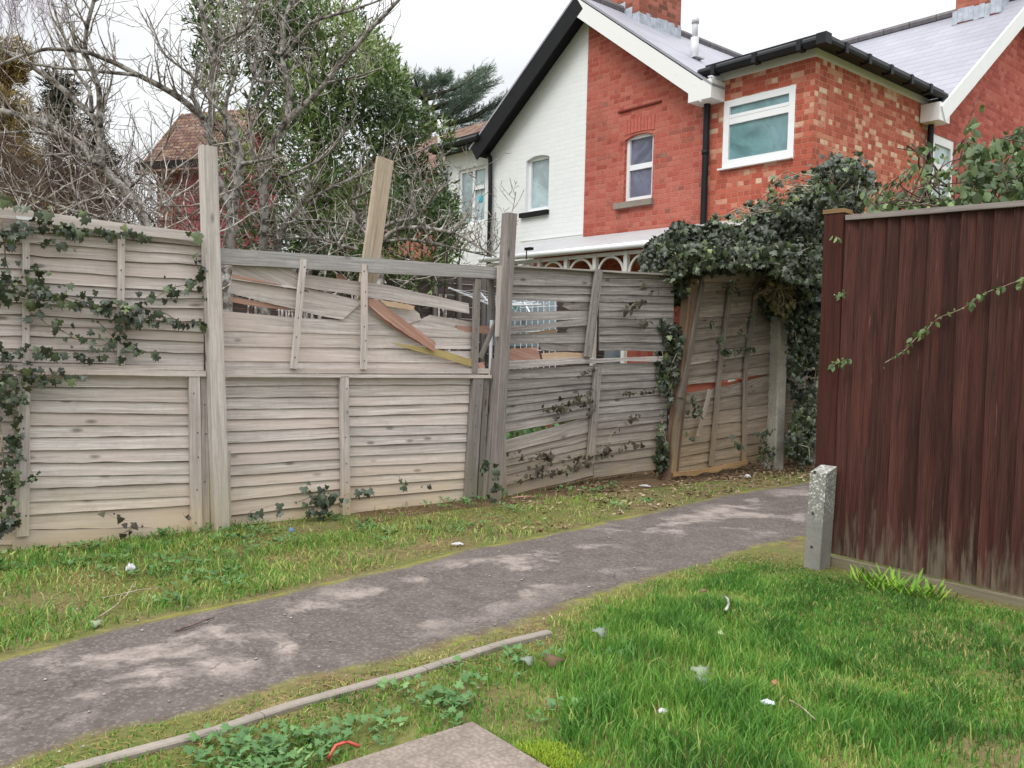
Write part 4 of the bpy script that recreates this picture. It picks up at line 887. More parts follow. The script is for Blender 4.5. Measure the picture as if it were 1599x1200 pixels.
for sgn in (-1, 1):
    q = MB(); A = H(SC+.275, TR, ZR-.0); B = H(SC+.275, TR+sgn*(TR-TE), ZR-PM*(TR-TE)); d = (B-A).normalized(); nr = d.cross(E1).normalized(); nr = nr if nr.z > 0 else -nr
    q.box((A+B)/2-nr*.11, (B-A)/2, E1*.015, nr*.11, t=.5); q.build('bargeboard', WHITE, bh)
    q = MB(); q.box((A+B)/2-nr*.10-E1*.13, (B-A)/2, E1*.113, nr*.008, t=.5); q.build('soffit', WHITE, bh)
q = MB(); q.box(H(SC+.145, TE+.13, ZR-PM*(TR-TE)-.06), E1*.128, E2*.16, Z*.12, t=.5); q.build('eaves_box', WHITE, bh)
ch = chimney(3.0, 3.66, 5.45, 6.3, 6.2, 8.6, bh)
q = MB()
for k in range(9):
    q.box(H(3.0+k*.083, 5.44, 6.84+random.uniform(-.02, .03)), E1*.04, E2*.006, Z*.11, t=random.random())
    q.box(H(3.668, 5.5+k*.09, 6.86+min(k, 8-k)*.045), E1*.006, E2*.044, Z*.13, t=random.random())
q.build('lead_flashing', LEAD, ch)
q = MB(); q.face([H(-3.9, 2*TR-ST, -.5), H(SC, 2*TR-ST, -.5), H(SC, 2*TR-ST, 4.8), H(-3.9, 2*TR-ST, 4.8)], E1); q.face([H(-3.8, ST, -.5), H(-3.8, 2*TR-ST, -.5), H(-3.8, 2*TR-ST, 4.8), H(-3.8, TR, 6.9), H(-3.8, ST, 4.8)], E2); q.build('rear_wall', BR_END, bh)
# --- glazed lean-to with arched frames
lt = thing('lean_to', 'white lean-to porch with arched openings and a long white gutter', 'lean-to', tuple(H(.5, -1.5, 0)))
LO, LZ = -.95, 2.62
q = MB(); q.face([H(-1.2, LO+.02, LZ+.03), H(3.5, LO+.02, LZ+.03), H(3.5, -.02, LZ+.35), H(-1.2, -.02, LZ+.35)], E1); q.face([H(-1.2, LO+.02, LZ+.0), H(3.5, LO+.02, LZ+.0), H(3.5, -.02, LZ+.31), H(-1.2, -.02, LZ+.31)][::-1], E1)
q.build('roof', simple('translucent_roof_sheet', c3(176, 176, 178), .5, nv=.1), lt)
q = MB(); q.tube([H(-1.25, LO-.03, LZ+.0), H(3.55, LO-.03, LZ+.0)], .042, 10, t=.5); q.build('gutter', WHITE, lt, True)
q = MB(); AR = .245
posts_ = [-1.1+i*.56 for i in range(9)]
for s_ in posts_: hbox(q, s_-.03, s_+.03, LO+.04, LO+.10, 0, LZ-.05)
for a, b in zip(posts_, posts_[1:]):
    m_ = (a+b)/2; K = 10
    for k in range(K):
        th0, th1 = math.pi*k/K, math.pi*(k+1)/K
        pr = lambda th, r: H(m_+math.cos(th)*r, LO+.06, LZ-.34+math.sin(th)*r)
        for o_ in (0, .02):
            v4 = [pr(th0, AR), pr(th1, AR), pr(th1, AR-.03), pr(th0, AR-.03)]; q.face([p+E2*o_ for p in v4], E1)
        q.face([pr(th0, AR-.03), pr(th1, AR-.03), pr(th1, AR-.03)+E2*.02, pr(th0, AR-.03)+E2*.02], E1)
hbox(q, -1.2, 3.5, LO+.05, LO+.09, LZ-.10, LZ-.052); hbox(q, -1.2, 3.5, LO+.05, LO+.09, .42, .49)
q.build('arched_frame', simple('cream_painted_timber', c3(212, 210, 202), .6, nv=.08), lt)
q = MB(); hbox(q, -1.2, 3.5, LO+.03, LO+.12, -.3, .40, g=E1); q.build('low_wall', BR_FAR, lt)
q = MB(); q.face([H(-1.0, -.03, 0), H(0.9, -.03, 0), H(.9, -.03, 2.0), H(-1.0, -.03, 2.0)], E1); q.build('glass_door', glass('blue_grey_door_glass', c3(128, 140, 152)), lt)
q = MB(); q.face([H(-1.1, -.015, 1.9), H(3.5, -.015, 1.9), H(3.5, -.015, 2.75), H(-1.1, -.015, 2.75)], E1); q.build('inner_wall', BR_EXT, lt)
# small floodlight bracket on gutter
q = MB(); p = GP.P(826, 389, 1.62); q.box(p, E1*.06, E2*.03, Z*.018, t=.5); q.tube([p+E1*-.05, p+E1*-.05+Z*-.14], .008, 5); tag(q.build('wall_lamp', BLACK), 'small black lamp bracket sticking up from the white gutter', 'lamp')
# --- brown brick building behind, left of the white house
def gabled(label, name, Pn, s0, s1, t1, zw, zr, wallm, roofm, cat='house', ov=.35):
    """box house on plane Pn (front), depth t1, ridge parallel to front"""
    h = thing(name, label, cat, tuple(Pn.W((s0+s1)/2, 0)))
    W_ = lambda s, t, z: Pn.W(s, z, -t)
    q = MB()
    for a, b, g in (((s0, 0), (s1, 0), Pn.e), ((s1, t1), (s0, t1), Pn.e)): q.face([W_(*a, -.5), W_(*b, -.5), W_(*b, zw), W_(*a, zw)], g)
    for s in (s0, s1): q.face([W_(s, 0, -.5), W_(s, t1, -.5), W_(s, t1, zw), W_(s, t1/2, zr-.1), W_(s, 0, zw)], Pn.n)
    q.build('wall', wallm, h)
    q = MB(); sl_ = (zr-zw)/(t1/2)
    for sg in (0, 1):
        ta, tb_ = (-ov, t1/2) if sg == 0 else (t1/2, t1+ov)
        za, zb = (zw-ov*sl_, zr) if sg == 0 else (zr, zw-ov*sl_)
        A, B, Cc, D = W_(s0-ov, ta, za), W_(s1+ov, ta, za), W_(s1+ov, tb_, zb), W_(s0-ov, tb_, zb); n = (B-A).cross(D-A).normalized(); n = n if n.z > 0 else -n
        q.face([p+n*.05 for p in (A, B, Cc, D)], Pn.e); q.face([p-n*.06 for p in (A, B, Cc, D)], Pn.e)
        for a, b in ((A, B), (B, Cc), (Cc, D), (D, A)): q.face([a+n*.05, a-n*.06, b-n*.06, b+n*.05], Pn.e)
    q.build('roof', roofm, h); return h, W_
P1 = Pl(dpt(694, 300, 20), E1)
h1, _ = gabled('brown brick building with clay tiled roof just left of the white house', 'brick_building', P1, -7, .2, 6, 5.35, 7.3, BR_FAR, ROOF_TILE, 'building', .2)
P2 = Pl(dpt(300, 300, 25), Vector((1, -.35, 0)))
sA = P2.sz(247, 300)[0]; sB = P2.sz(338, 300)[0]; zE = P2.sz(290, 246)[1]; 
h2, W2 = gabled('house with pink hung tiles and striped clay tile roof behind the bare trees', 'tiled_house', P2, sA, sB, 3.0, zE, zE+1.7, TILE_PINK, ROOF_TILE, 'house', .45)
q = MB(); a, b = P2.sz(247, 300)[0], P2.sz(277, 300)[0]
q.face([W2(a-.01, -.03, 0), W2(b, -.03, 0), W2(b, -.03, zE-.05), W2(a-.01, -.03, zE-.05)], P2.e); q.build('brick_corner', BR_FAR, h2)
q = MB(); q.box(W2((sA+sB)/2, -.40, zE-.28), P2.e*((sB-sA)/2+.5), P2.n*.02, Z*.12, t=.5); q.build('fascia', BLACKP, h2)
# white pipe standing beside the bay tree
q = MB(); A = dpt(688, 420, 15.5); B = dpt(687.5, 188, 15.5); A.z = 0; q.tube([A, Vector((B.x, B.y, B.z-.1)), B], .045, 8); c = dpt(687, 235, 15.5); q.tube([c, c-Z*.12], .075, 8); q.tube([B, B-Z*.25], .055, 8)
tag(q.build('vent_pipe', simple('weathered_white_pipe', c3(216, 216, 214), .5, nv=.2), None, True), 'tall white vent pipe between the bay tree and the white house', 'pipe')
# --- garden fence seen through the hole
P3 = Pl(dpt(700, 460, 10.2), FP.e)
t = thing('garden_fence', 'dark weathered garden fence glimpsed through the smashed panel', 'fence', tuple(P3.P(700, 620)))
W_GDN = wood('dark_garden_fence_wood', c3(120, 108, 104), c3(72, 62, 60), .25)
q = MB(); za = P3.sz(700, 425)[1]
for k in range(13): q.box(P3.W(-1.9, za-.06-k*.14, -.01*(k % 2)), P3.e*4.5, P3.n*.008, Z*.068, P3.e)
q.build('boards', W_GDN, t)
for px_ in (400, 480, 556, 632, 676, 714, 752, 800):
    s_ = P3.sz(px_, 460)[0]; q = MB(); q.beam(P3.W(s_, 0, .04), P3.W(s_, za, .04), .05, .05, P3.e, P3.n); q.build('post', W_OLD, t)
# rotary airer
rc = dpt(768, 470, 8.9); t = thing('clothes_airer', 'white rotary clothes airer seen through the gap beside the old post', 'clothes airer', (rc.x, rc.y, 0))
AL = simple('white_coated_wire', c3(214, 216, 220), .4, nv=.05)
q = MB(); q.tube([Vector((rc.x, rc.y, 0)), Vector((rc.x, rc.y, rc.z))], .018, 6); q.build('pole', AL, t)
ends = [dpt(701, 450, 8.5), dpt(845, 476, 8.3), dpt(745, 452, 10.2), dpt(862, 470, 9.8)]
for e_ in ends: q = MB(); q.tube([Vector((rc.x, rc.y, rc.z-.05)), e_], .010, 5); q.build('arm', AL, t)
q = MB()
for f in (.35, .55, .75, .97):
    P_ = [Vector((rc.x, rc.y, rc.z-.05)).lerp(e_, f) for e_ in (ends[0], ends[1], ends[3], ends[2])]
    for a, b in zip(P_, P_[1:]+P_[:1]): q.tube([a, (a+b)/2-Z*.02, b], .003, 4)
q.build('line', AL, t)
P5 = Pl(dpt(830, 490, 9.3), E1)
t = thing('wire_rack', 'white wire rack with a teal box, glimpsed through the ragged hole', 'rack', tuple(P5.P(830, 620)))
q = MB()
for x in range(786, 872, 9): q.tube([P5.P(x, 470), P5.P(x, 600)], .006, 4)
for y in (470, 482, 494, 520, 550, 600): q.tube([P5.P(784, y), P5.P(870, y-4)], .006, 4)
for a, b in (((800, 500), (812, 472)), ((818, 472), (834, 500)), ((846, 498), (858, 472))): q.tube([P5.P(*a, .05), P5.P(*b, .05)], .010, 4)
q.build('wire_frame', AL, t)
q = MB(); q.box(P5.P(806, 479, -.06), P5.e*.05, P5.n*.03, Z*.045, t=.5); q.box(P5.P(812, 500, -.2), P5.e*.6, P5.n*.01, Z*.3, t=.5); q.build('storage_box', simple('grey_blue_plastic', c3(140, 154, 162), .5), t); q = MB(); q.box(P5.P(806, 478, .03), P5.e*.035, P5.n*.01, Z*.035, t=.5); q.build('teal_bag', simple('teal_plastic', c3(70, 134, 120), .5), t)
# ------------------------------------------------------------------ bare trees
def limb(mb, px, d0, d1, r0, r1, sides=7, wob=.02, K=None):
    """px polyline in depth d0..d1"""
    K = K or max(6, len(px)*5); Q = interp(px, K)
    # smooth
    for _ in range(2): Q = [Q[0]]+[((Q[i-1][0]+2*Q[i][0]+Q[i+1][0])/4, (Q[i-1][1]+2*Q[i][1]+Q[i+1][1])/4) for i in range(1, K-1)]+[Q[-1]]
    P = [dpt(x, y, d0+(d1-d0)*i/(K-1)) for i, (x, y) in enumerate(Q)]
    P = [p+Vector((noise.noise(p*3), noise.noise(p*3+Vector((9, 0, 0))), noise.noise(p*3+Vector((0, 9, 0)))))*wob for p in P]
    R = [(r0+(r1-r0)*i/(K-1))*(1+.12*noise.noise(p*14)) for i, p in enumerate(P)]
    mb.tube(P, R, sides); return P, R
def twig(mb, p, d, L, r, lev, curl=.25, upb=.25, sides=4, spur=True):
    n = max(3, int(L/.07)); pts = [p]; dd = d.normalized(); step = L/n
    for i in range(n):
        dd = (dd+Vector((random.gauss(0, curl), random.gauss(0, curl), random.gauss(0, curl)))*.45+Z*upb*.25).normalized(); pts.append(pts[-1]+dd*step)
    R = [max(.0026, r*(1-.75*i/n)) for i in range(n+1)]; mb.tube(pts, R, sides if r > .005 else 3, cap=False)
    if lev > 0:
        for i in range(1, n+1):
            if random.random() < .5:
                dv = (pts[i]-pts[i-1]).normalized(); sd = dv.cross(Vector((random.gauss(0, 1), random.gauss(0, 1), random.gauss(0, 1)))).normalized()
                if spur and random.random() < .45: twig(mb, pts[i], dv*.3+sd, random.uniform(.03, .09), R[i]*.8, 0, .3, .2, 3)
                else: twig(mb, pts[i], dv*.7+sd*.9, L*random.uniform(.3, .65), R[i]*.7, lev-1, curl, upb, sides)
def twigs_on(mb, P, R, every, L, lev, upb=.5, f0=.15, curl=.25):
    for i in range(1, len(P)-1):
        if i/len(P) < f0: continue
        k = every if every < 1 else 1
        for _ in range(int(every) if every >= 1 else 1):
            if random.random() > k: continue
            dv = (P[i+1]-P[i]).normalized(); sd = dv.cross(Vector((random.gauss(0, 1), random.gauss(0, 1), random.gauss(0, 1)))).normalized()
            if upb > 0 and sd.z < -.2: sd.z *= -1
            q = P[i].lerp(P[i+1], random.random()); twig(mb, q, dv*.45+sd, L*random.uniform(.4, 1.25), min(R[i]*.6, .009), lev, curl, upb)
def bare_tree(label, limbs, base_px, group=None, dens=1.0, Lt=.5, lev=2, bark_=BK_PEAR, twb=BK_TWIG, name='bare_tree', upb=.5):
    b = dpt(base_px[0], base_px[1], base_px[2]); t = thing(name, label, 'tree', (b.x, b.y, 0), group)
    q = MB(); tw = MB()
    for i, (px, d0, d1, r0_, r1) in enumerate(limbs):
        P, R = limb(q, px, d0, d1, r0_, r1)
        twigs_on(tw, P, R, dens if r1 > .004 else dens, Lt, lev, upb, .1 if i else .35)
    q.tube([Vector((b.x, b.y, -.1)), Vector((b.x, b.y, b.z*.5))+E1*.02, b], [base_px[3]*1.25, base_px[3]*1.05, base_px[3]], 9)
    q.build('trunk', bark_, t, True); tw.build('twigs', twb, t, True); return t
GT = 'bare fruit trees behind the fence'
bare_tree('bare leaning pear tree with long arching limbs over the left fence panel', [
    ([(245, 372), (215, 325), (187, 290), (157, 257), (127, 227), (67, 190), (0, 173), (-60, 170)], 7.0, 7.4, .042, .022),
    ([(160, 262), (158, 225), (157, 200), (143, 180), (100, 140), (43, 97), (0, 78), (-50, 60)], 7.1, 7.6, .034, .014),
    ([(157, 200), (152, 140), (133, 80), (137, 43), (150, 0), (158, -50)], 7.1, 6.8, .024, .012),
    ([(142, 177), (143, 147), (120, 113), (100, 57), (80, 0), (70, -40)], 7.15, 7.5, .018, .009),
    ([(160, 260), (125, 247), (100, 240), (70, 242)], 7.1, 6.7, .016, .008),
    ([(127, 227), (90, 210), (40, 205), (-30, 210)], 7.2, 6.6, .014, .007),
    ([(230, 350), (215, 310), (195, 280), (180, 262)], 7.2, 7.5, .025, .014),
    ([(157, 200), (165, 160), (180, 100), (178, 50)], 7.1, 7.6, .012, .005),
    ([(240, 360), (180, 345), (110, 330), (40, 300), (-30, 290)], 7.0, 6.6, .016, .006),
    ([(195, 300), (230, 270), (260, 220), (270, 170)], 7.1, 6.9, .012, .004)], (247, 380, 7.0, .05), GT, .68, .40)
bare_tree('tall bare pear tree with upright grey limbs behind the left post', [
    ([(355, 400), (362, 330), (372, 270), (378, 256), (366, 215), (358, 190)], 7.3, 7.2, .055, .03),
    ([(362, 330), (340, 280), (328, 220), (331, 150), (335, 95), (321, 60), (314, 0), (312, -50)], 7.4, 7.7, .04, .016),
    ([(317, 187), (300, 168), (277, 150), (245, 132), (213, 117), (180, 98), (133, 80), (70, 77), (33, 87), (-20, 110)], 7.3, 6.6, .03, .008),
    ([(213, 117), (180, 115), (120, 107), (50, 100), (-20, 60)], 7.0, 7.4, .016, .007),
    ([(330, 225), (322, 200), (317, 187), (300, 150), (312, 100)], 7.3, 7.3, .022, .012),
    ([(378, 256), (400, 250), (430, 246)], 7.2, 6.9, .02, .010),
    ([(331, 100), (350, 70), (375, 55), (400, 10), (410, -30)], 7.5, 7.2, .016, .006),
    ([(345, 90), (330, 80), (350, 60), (390, 45), (420, -20)], 7.3, 7.0, .015, .007),
    ([(358, 195), (345, 175), (320, 150), (300, 120), (255, 85), (225, 12)], 7.2, 6.9, .016, .005),
    ([(331, 150), (340, 100), (345, 40), (345, -30)], 7.4, 7.5, .015, .010),
    ([(372, 270), (350, 230), (352, 160), (368, 110), (372, 20)], 7.3, 7.0, .022, .008)], (352, 410, 7.3, .06), GT, .68, .40)
bare_tree('bare pear tree with a thick limb forking up through the bay leaves', [
    ([(412, 410), (413, 330), (413, 253), (425, 225), (440, 200), (470, 170), (500, 140), (520, 115), (533, 100), (583, 40), (623, 0), (650, -30)], 7.7, 7.3, .042, .012),
    ([(447, 190), (453, 157), (446, 120), (440, 90), (441, 60), (443, 33), (457, 0), (462, -40)], 7.6, 7.9, .03, .014),
    ([(443, 90), (465, 60), (490, 33), (533, 20), (583, 5), (620, -10)], 7.7, 7.3, .018, .007),
    ([(440, 130), (400, 130), (390, 100), (380, 40), (385, -20)], 7.7, 7.5, .014, .006),
    ([(415, 300), (395, 230), (385, 160), (400, 100), (398, 20)], 7.7, 7.9, .018, .007),
    ([(440, 85), (420, 78), (400, 80), (380, 95)], 7.7, 7.9, .013, .008),
    ([(433, 280), (470, 266), (503, 250), (533, 217), (550, 190), (557, 157)], 7.6, 7.1, .016, .004),
    ([(513, 128), (560, 120), (600, 105)], 7.4, 7.2, .010, .004),
    ([(500, 130), (470, 105), (460, 90)], 7.4, 7.1, .012, .006),
    ([(427, 400), (445, 355), (467, 320), (480, 300), (487, 283)], 7.8, 7.5, .034, .018),
    ([(467, 320), (500, 300), (560, 275), (620, 250), (680, 225)], 7.6, 7.4, .014, .005),
    ([(423, 370), (390, 330), (375, 290)], 7.7, 7.9, .02, .01)], (413, 415, 7.7, .06), GT, .68, .40)
bare_tree('low bare fruit tree whose branches arch over the rail toward the white house', [
    ([(594, 385), (605, 365), (625, 355), (665, 355), (690, 360), (719, 369), (745, 385), (775, 402)], 7.2, 6.7, .020, .008),
    ([(591, 358), (615, 345), (645, 340), (660, 328), (668, 315), (680, 300), (687, 290)], 7.3, 7.0, .017, .008),
    ([(594, 378), (639, 374), (670, 380), (696, 386), (735, 393), (768, 402)], 7.2, 6.8, .013, .006),
    ([(590, 395), (560, 350), (552, 310), (560, 290)], 7.4, 7.2, .024, .012),
    ([(552, 310), (575, 300), (595, 295)], 7.2, 7.0, .014, .007),
    ([(560, 390), (500, 372), (450, 372), (420, 380)], 7.4, 7.6, .016, .007),
    ([(575, 380), (540, 350), (480, 345), (440, 350)], 7.5, 7.2, .012, .005),
    ([(600, 380), (640, 330), (660, 280), (650, 240)], 7.4, 7.0, .010, .004),
    ([(645, 340), (640, 300), (655, 260)], 7.2, 7.2, .008, .004),
    ([(700, 368), (720, 350), (740, 300), (745, 260)], 7.0, 7.1, .006, .003),
    ([(735, 393), (775, 395), (800, 330), (805, 300)], 6.9, 6.9, .005, .003)], (592, 400, 7.3, .04), GT, .8, .32)
# tangled thicket of thin stems behind the left panels
for k, (x0, x1, y0, y1, d, n_, mat_, lab) in enumerate(((-60, 330, 250, 400, 6.6, 70, BK_TWIG, 'dense tangle of pale lichened twigs just above the far left fence panel'),
        (330, 700, 300, 440, 7.6, 62, BK_TWIG, 'dense tangle of pale twigs behind the rail of the smashed panel'),
        (-60, 330, 200, 380, 9.5, 60, BK_BROWN, 'thicket of dark brown bare stems farther back at far left'))):
    b = dpt((x0+x1)/2, 430, d); t = thing('bare_shrub', lab, 'shrub', (b.x, b.y, 0), 'leafless thickets behind the fence'); q = MB()
    for i in range(n_):
        x = random.uniform(x0, x1); y = random.uniform(y0+(y1-y0)*.45, y1+30); dd = d+random.uniform(-.6, 1.0); p = dpt(x, y, dd)
        dv = rt*random.gauss(0, .8)+up*random.uniform(-.1, .9)+fw*random.gauss(0, .5); twig(q, p, dv, random.uniform(.35, .9)*(y1-y0)/140, random.uniform(.005, .012), 2, .34, .08)
    for i in range(26):
        x = random.uniform(x0, x1); p = dpt(x, y1+20, d+random.uniform(-.4, .9)); g_ = Vector((p.x+random.gauss(0, .1), p.y, 0)); q.tube([g_, (g_+p)/2+rt*random.gauss(0, .04), p], [.014, .011, .008], 5)
    q.build('stems', mat_, t, True)
# drooping birch twigs top left
t = thing('birch_tree', 'fine drooping pale birch twigs hanging in at the top left corner', 'tree', tuple(Vector((dpt(-120, 300, 17).x, dpt(-120, 300, 17).y, 0)))); q = MB()
tr = MB(); B0 = dpt(-140, 300, 17); tr.tube([Vector((B0.x, B0.y, -.1)), dpt(-140, 200, 17), dpt(-120, -150, 17)], [.16, .13, .07], 9); P, R = limb(tr, [(-130, -60), (-60, -90), (20, -70), (90, -30)], 17, 15.5, .05, .01); tr.build('trunk', BK_BIRCH, t, True)
for i in range(150):
    p = dpt(random.uniform(-60, 105), random.uniform(-90, 10), random.uniform(15, 17)); L = random.uniform(.4, 1.15); pts = [p]
    for k in range(7): pts.append(pts[-1]+Vector((random.gauss(.012, .05), random.gauss(0, .04), -L/7)))
    q.tube(pts, [.005]*7+[.003], 3, cap=False)
    for k in range(1, 7): q.tube([pts[k], pts[k]+Vector((random.gauss(0, .07), random.gauss(0, .05), -random.uniform(.05, .2)))], .003, 3, cap=False)
q.build('twigs', BK_BIRCH, t)
# ------------------------------------------------------------------ evergreens
def shoots(pos, dirs, per, L, ls, tmpl, name, mat, parent, spread=.9, tint_=None, stem=None):
    """leaves arranged along shoots"""
    N = len(pos); D = unit(dirs); k = np.tile(np.arange(per), N); f = (k+.5)/per; P = np.repeat(pos, per, 0)+np.repeat(D, per, 0)*(f*L)[:, None]
    A = np.cross(np.repeat(D, per, 0), RNG.normal(0, 1, (N*per, 3))); A = unit(A); ax = unit(A*spread+np.repeat(D, per, 0)*(.45+f[:, None]*.6)); nr = np.cross(ax, np.cross(np.repeat(D, per, 0), ax)); nr = -nr+rnd(N*per, .25)
    tt = np.clip((np.repeat(tint_, per) if tint_ is not None else .4)+RNG.normal(0, .16, N*per)+f*.15, 0, 1)
    return leaves(name, tmpl, P, ax, nr, ls*RNG.uniform(.65, 1.2, N*per), tt, mat, parent)
def crown_points(poly, n, d0, d1, clump=1.6, thr=-.12, dome=True):
    x, y = sample_poly(poly, n*3); xm, ym = np.mean([p[0] for p in poly]), np.mean([p[1] for p in poly])
    hw = (max(p[0] for p in poly)-min(p[0] for p in poly))/2
    lim = np.sqrt(np.clip(1-((x-xm)/hw)**2, .08, 1)) if dome else 1
    d = (d0+d1)/2+(d1-d0)/2*lim*RNG.uniform(-1, 1, len(x)); P = nC+nray(x, y)*d[:, None]
    k = npn(P, clump, 3.3) > thr; P = P[k][:n]; return P, d[k][:n]
b = dpt(500, 560, 11.3); t = thing('bay_tree', 'big dense green bay tree filling the gap behind the bare pear limbs', 'tree', (b.x, b.y, 0))
POLY = [(298, -30), (300, 30), (315, 60), (300, 100), (320, 150), (338, 200), (345, 260), (350, 330), (365, 400), (380, 450), (700, 450), (712, 360), (690, 280), (700, 230), (692, 200), (655, 180), (640, 150), (620, 130), (612, 95), (590, 80), (585, 55), (560, 40), (555, 20), (530, 25), (500, 10), (470, -5), (440, -30)]
P, d = crown_points(POLY, 5600, 9.9, 12.6, 1.5, -.09); px_ = 799.5+F*((P-nC)@nrt)/((P-nC)@nfw); k_ = (px_ > 425+RNG.normal(0, 12, len(P))) | (RNG.uniform(0, 1, len(P)) < .6); P = P[k_]; d = d[k_]
dr_ = unit(rnd(len(P), .55)+np.array([0, 0, .8])+unit(P-np.array(dpt(500, 250, 11.3)))*.5); tn = np.clip(.34+npn(P, 1.2, 8)*1.0-(d-11.2)*.12, .02, .8)
shoots(P, dr_, 7, .22, .105, LANCE, 'crown', L_BAY, t, .8, tn)
q = MB(); q.tube([Vector((b.x, b.y, -.1)), dpt(497, 400, 11.3), dpt(495, 200, 11.4), dpt(480, 40, 11.4)], [.14, .12, .08, .04], 9)
for k in range(26):
    y = random.uniform(40, 420); p = dpt(497-random.uniform(0, 8), y, 11.35); e_ = dpt(random.uniform(350, 660), y-random.uniform(20, 120), random.uniform(10.3, 12.3)); q.tube([p, p.lerp(e_, .5)-Z*.05, e_], [.03, .02, .007], 5)
q.build('trunk', BK_DARK, t, True)
# young dark laurel in front (small rounded evergreen)
t = thing('evergreen_shrub', 'low leafy evergreen shrub under the bay tree near the tall raw plank', 'shrub', tuple(Vector((dpt(640, 500, 9.2).x, dpt(640, 500, 9.2).y, 0))))
P, d = crown_points([(540, 330), (560, 290), (640, 270), (700, 310), (725, 400), (715, 440), (650, 462), (560, 455), (500, 450), (480, 410), (510, 360)], 900, 8.6, 9.9, 2.2, -.1)
shoots(P, unit(rnd(len(P), .6)+np.array([0, 0, .7])), 8, .17, .075, LANCE, 'crown', L_BAY, t, .8, np.clip(.3+npn(P, 1.3, 1)*.6, .02, .8))
q = MB(); 
for k in range(7): a = dpt(620+k*12, 500, 9.2); q.tube([Vector((a.x, a.y, 0)), dpt(600+k*20, 380, 9.2+random.uniform(-.3, .3))], [.02, .008], 5)
q.build('stems', BK_DARK, t)
# cedar: flat plates of needles
b = dpt(668, 400, 30); t = thing('cedar_tree', 'dark cedar with flat layered boughs behind the white house roof', 'tree', (b.x, b.y, 0))
q = MB(); q.tube([Vector((b.x, b.y, -.2)), dpt(668, 250, 30), dpt(662, 118, 30)], [.35, .25, .06], 9); PS = []; DS = []
for (x0, y0, x1, y1, wd) in ((664, 190, 600, 128, .8), (664, 160, 640, 118, .7), (664, 150, 755, 112, .9), (664, 170, 765, 130, .8), (666, 200, 795, 158, .9), (666, 215, 785, 176, .7), (666, 225, 760, 205, .8), (666, 175, 600, 165, .8), (664, 205, 610, 190, .8), (666, 235, 720, 215, .7), (664, 130, 700, 118, .6), (666, 190, 740, 150, .7)):
    for rep in range(3):
        d1_ = 30+random.uniform(-2.2, 2.2); A = dpt(x0, y0+random.uniform(-4, 6), 30); B = dpt(x1+random.uniform(-12, 8), y1+random.uniform(-5, 7), d1_); mid_ = A.lerp(B, .55)-Z*random.uniform(.1, .3); PP = [A, A.lerp(mid_, .5), mid_, mid_.lerp(B, .5)+Z*.05, B]; q.tube(PP, [.09, .07, .05, .03, .015], 5, cap=False)
        n_ = 115; f = RNG.uniform(.18, 1, n_)**.8; base = np.array([list(A.lerp(mid_, ff/.55) if ff < .55 else mid_.lerp(B, (ff-.55)/.45)) for ff in f]); side = np.array((B-A).cross(Z).normalized())
        off_ = RNG.normal(0, .38*wd, n_)*(1.15-f); PS.append(base+side[None]*off_[:, None]+np.array([0, 0, 1])*(RNG.normal(0, .07, n_)-.1*np.abs(off_))[:, None]); DS.append(unit(side[None]*np.sign(off_)[:, None]+np.array((B-A).normalized())[None]*1.1+rnd(n_, .3)+np.array([0, 0, .25])))
PS = np.concatenate(PS); DS = np.concatenate(DS)
shoots(PS, DS, 14, .42, .13, ([(-.07, 0, 0), (.07, 0, 0), (0, 1, 0)], [(0, 1, 2)]), 'crown', L_CEDAR, t, .8, np.clip(.4+npn(PS, .6)*.6, 0, 1)); q.build('trunk', BK_DARK, t, True)
def conifer(label, px, y_top, y_base, wpx, d, mat, name, n=900, open_=.5):
    b = dpt(px, y_base, d); t = thing(name, label, 'tree', (b.x, b.y, 0), 'distant conifers at far left'); top = dpt(px, y_top, d); bot = dpt(px, y_base, d); hw = wpx/F*d
    q = MB(); q.tube([Vector((b.x, b.y, -.2)), bot, top], [.2, .18, .03], 7)
    f = RNG.uniform(0, 1, n)**.8; an = RNG.uniform(0, 2*math.pi, n); r = hw*(.15+f)*RNG.uniform(.35, 1, n)*(.75+.35*np.sin(f*28)); c = np.array(top)[None]*(1-f)[:, None]+np.array(bot)[None]*f[:, None]
    P = c+np.stack([np.cos(an)*r, np.sin(an)*r, -.15*r+RNG.normal(0, .12, n)], 1); D = unit(np.stack([np.cos(an), np.sin(an), np.full(n, .1)], 1)+rnd(n, .35))
    P = P[npn(P, 1.1, 5) > -.2]; D = D[:len(P)]; shoots(P, D, 12, .42, .28, ([(-.11, 0, 0), (.11, 0, 0), (0, 1, 0)], [(0, 1, 2)]), 'crown', mat, t, .8, np.clip(.45+npn(P, .8)*.8, 0, 1))
    for k in range(40):
        ff = random.random(); c_ = top.lerp(bot, ff); a_ = random.uniform(0, 6.28); rr = hw*(.1+ff)*.9; q.tube([c_, c_+Vector((math.cos(a_)*rr, math.sin(a_)*rr, -.1*rr))], [.03, .008], 4, cap=False)
    q.build('trunk', BK_DARK, t)
conifer('olive brown conifer at the left edge behind the bare branches', 12, 70, 400, 75, 24, L_LARCH, 'conifer_tree', 2200)
conifer('dark green pine between the olive conifer and the leaning pear tree', 92, 120, 400, 60, 27, L_PINE, 'conifer_tree', 1300)
conifer('small dark pine low behind the leaning pear trunk', 152, 190, 420, 60, 28, L_PINE, 'conifer_tree', 900)
t = thing('bare_shrub', 'brown leafless hedge mass on the skyline behind the left fence', 'hedge', tuple(Vector((dpt(100, 500, 20).x, dpt(100, 500, 20).y, 0))), 'leafless thickets behind the fence'); q = MB()
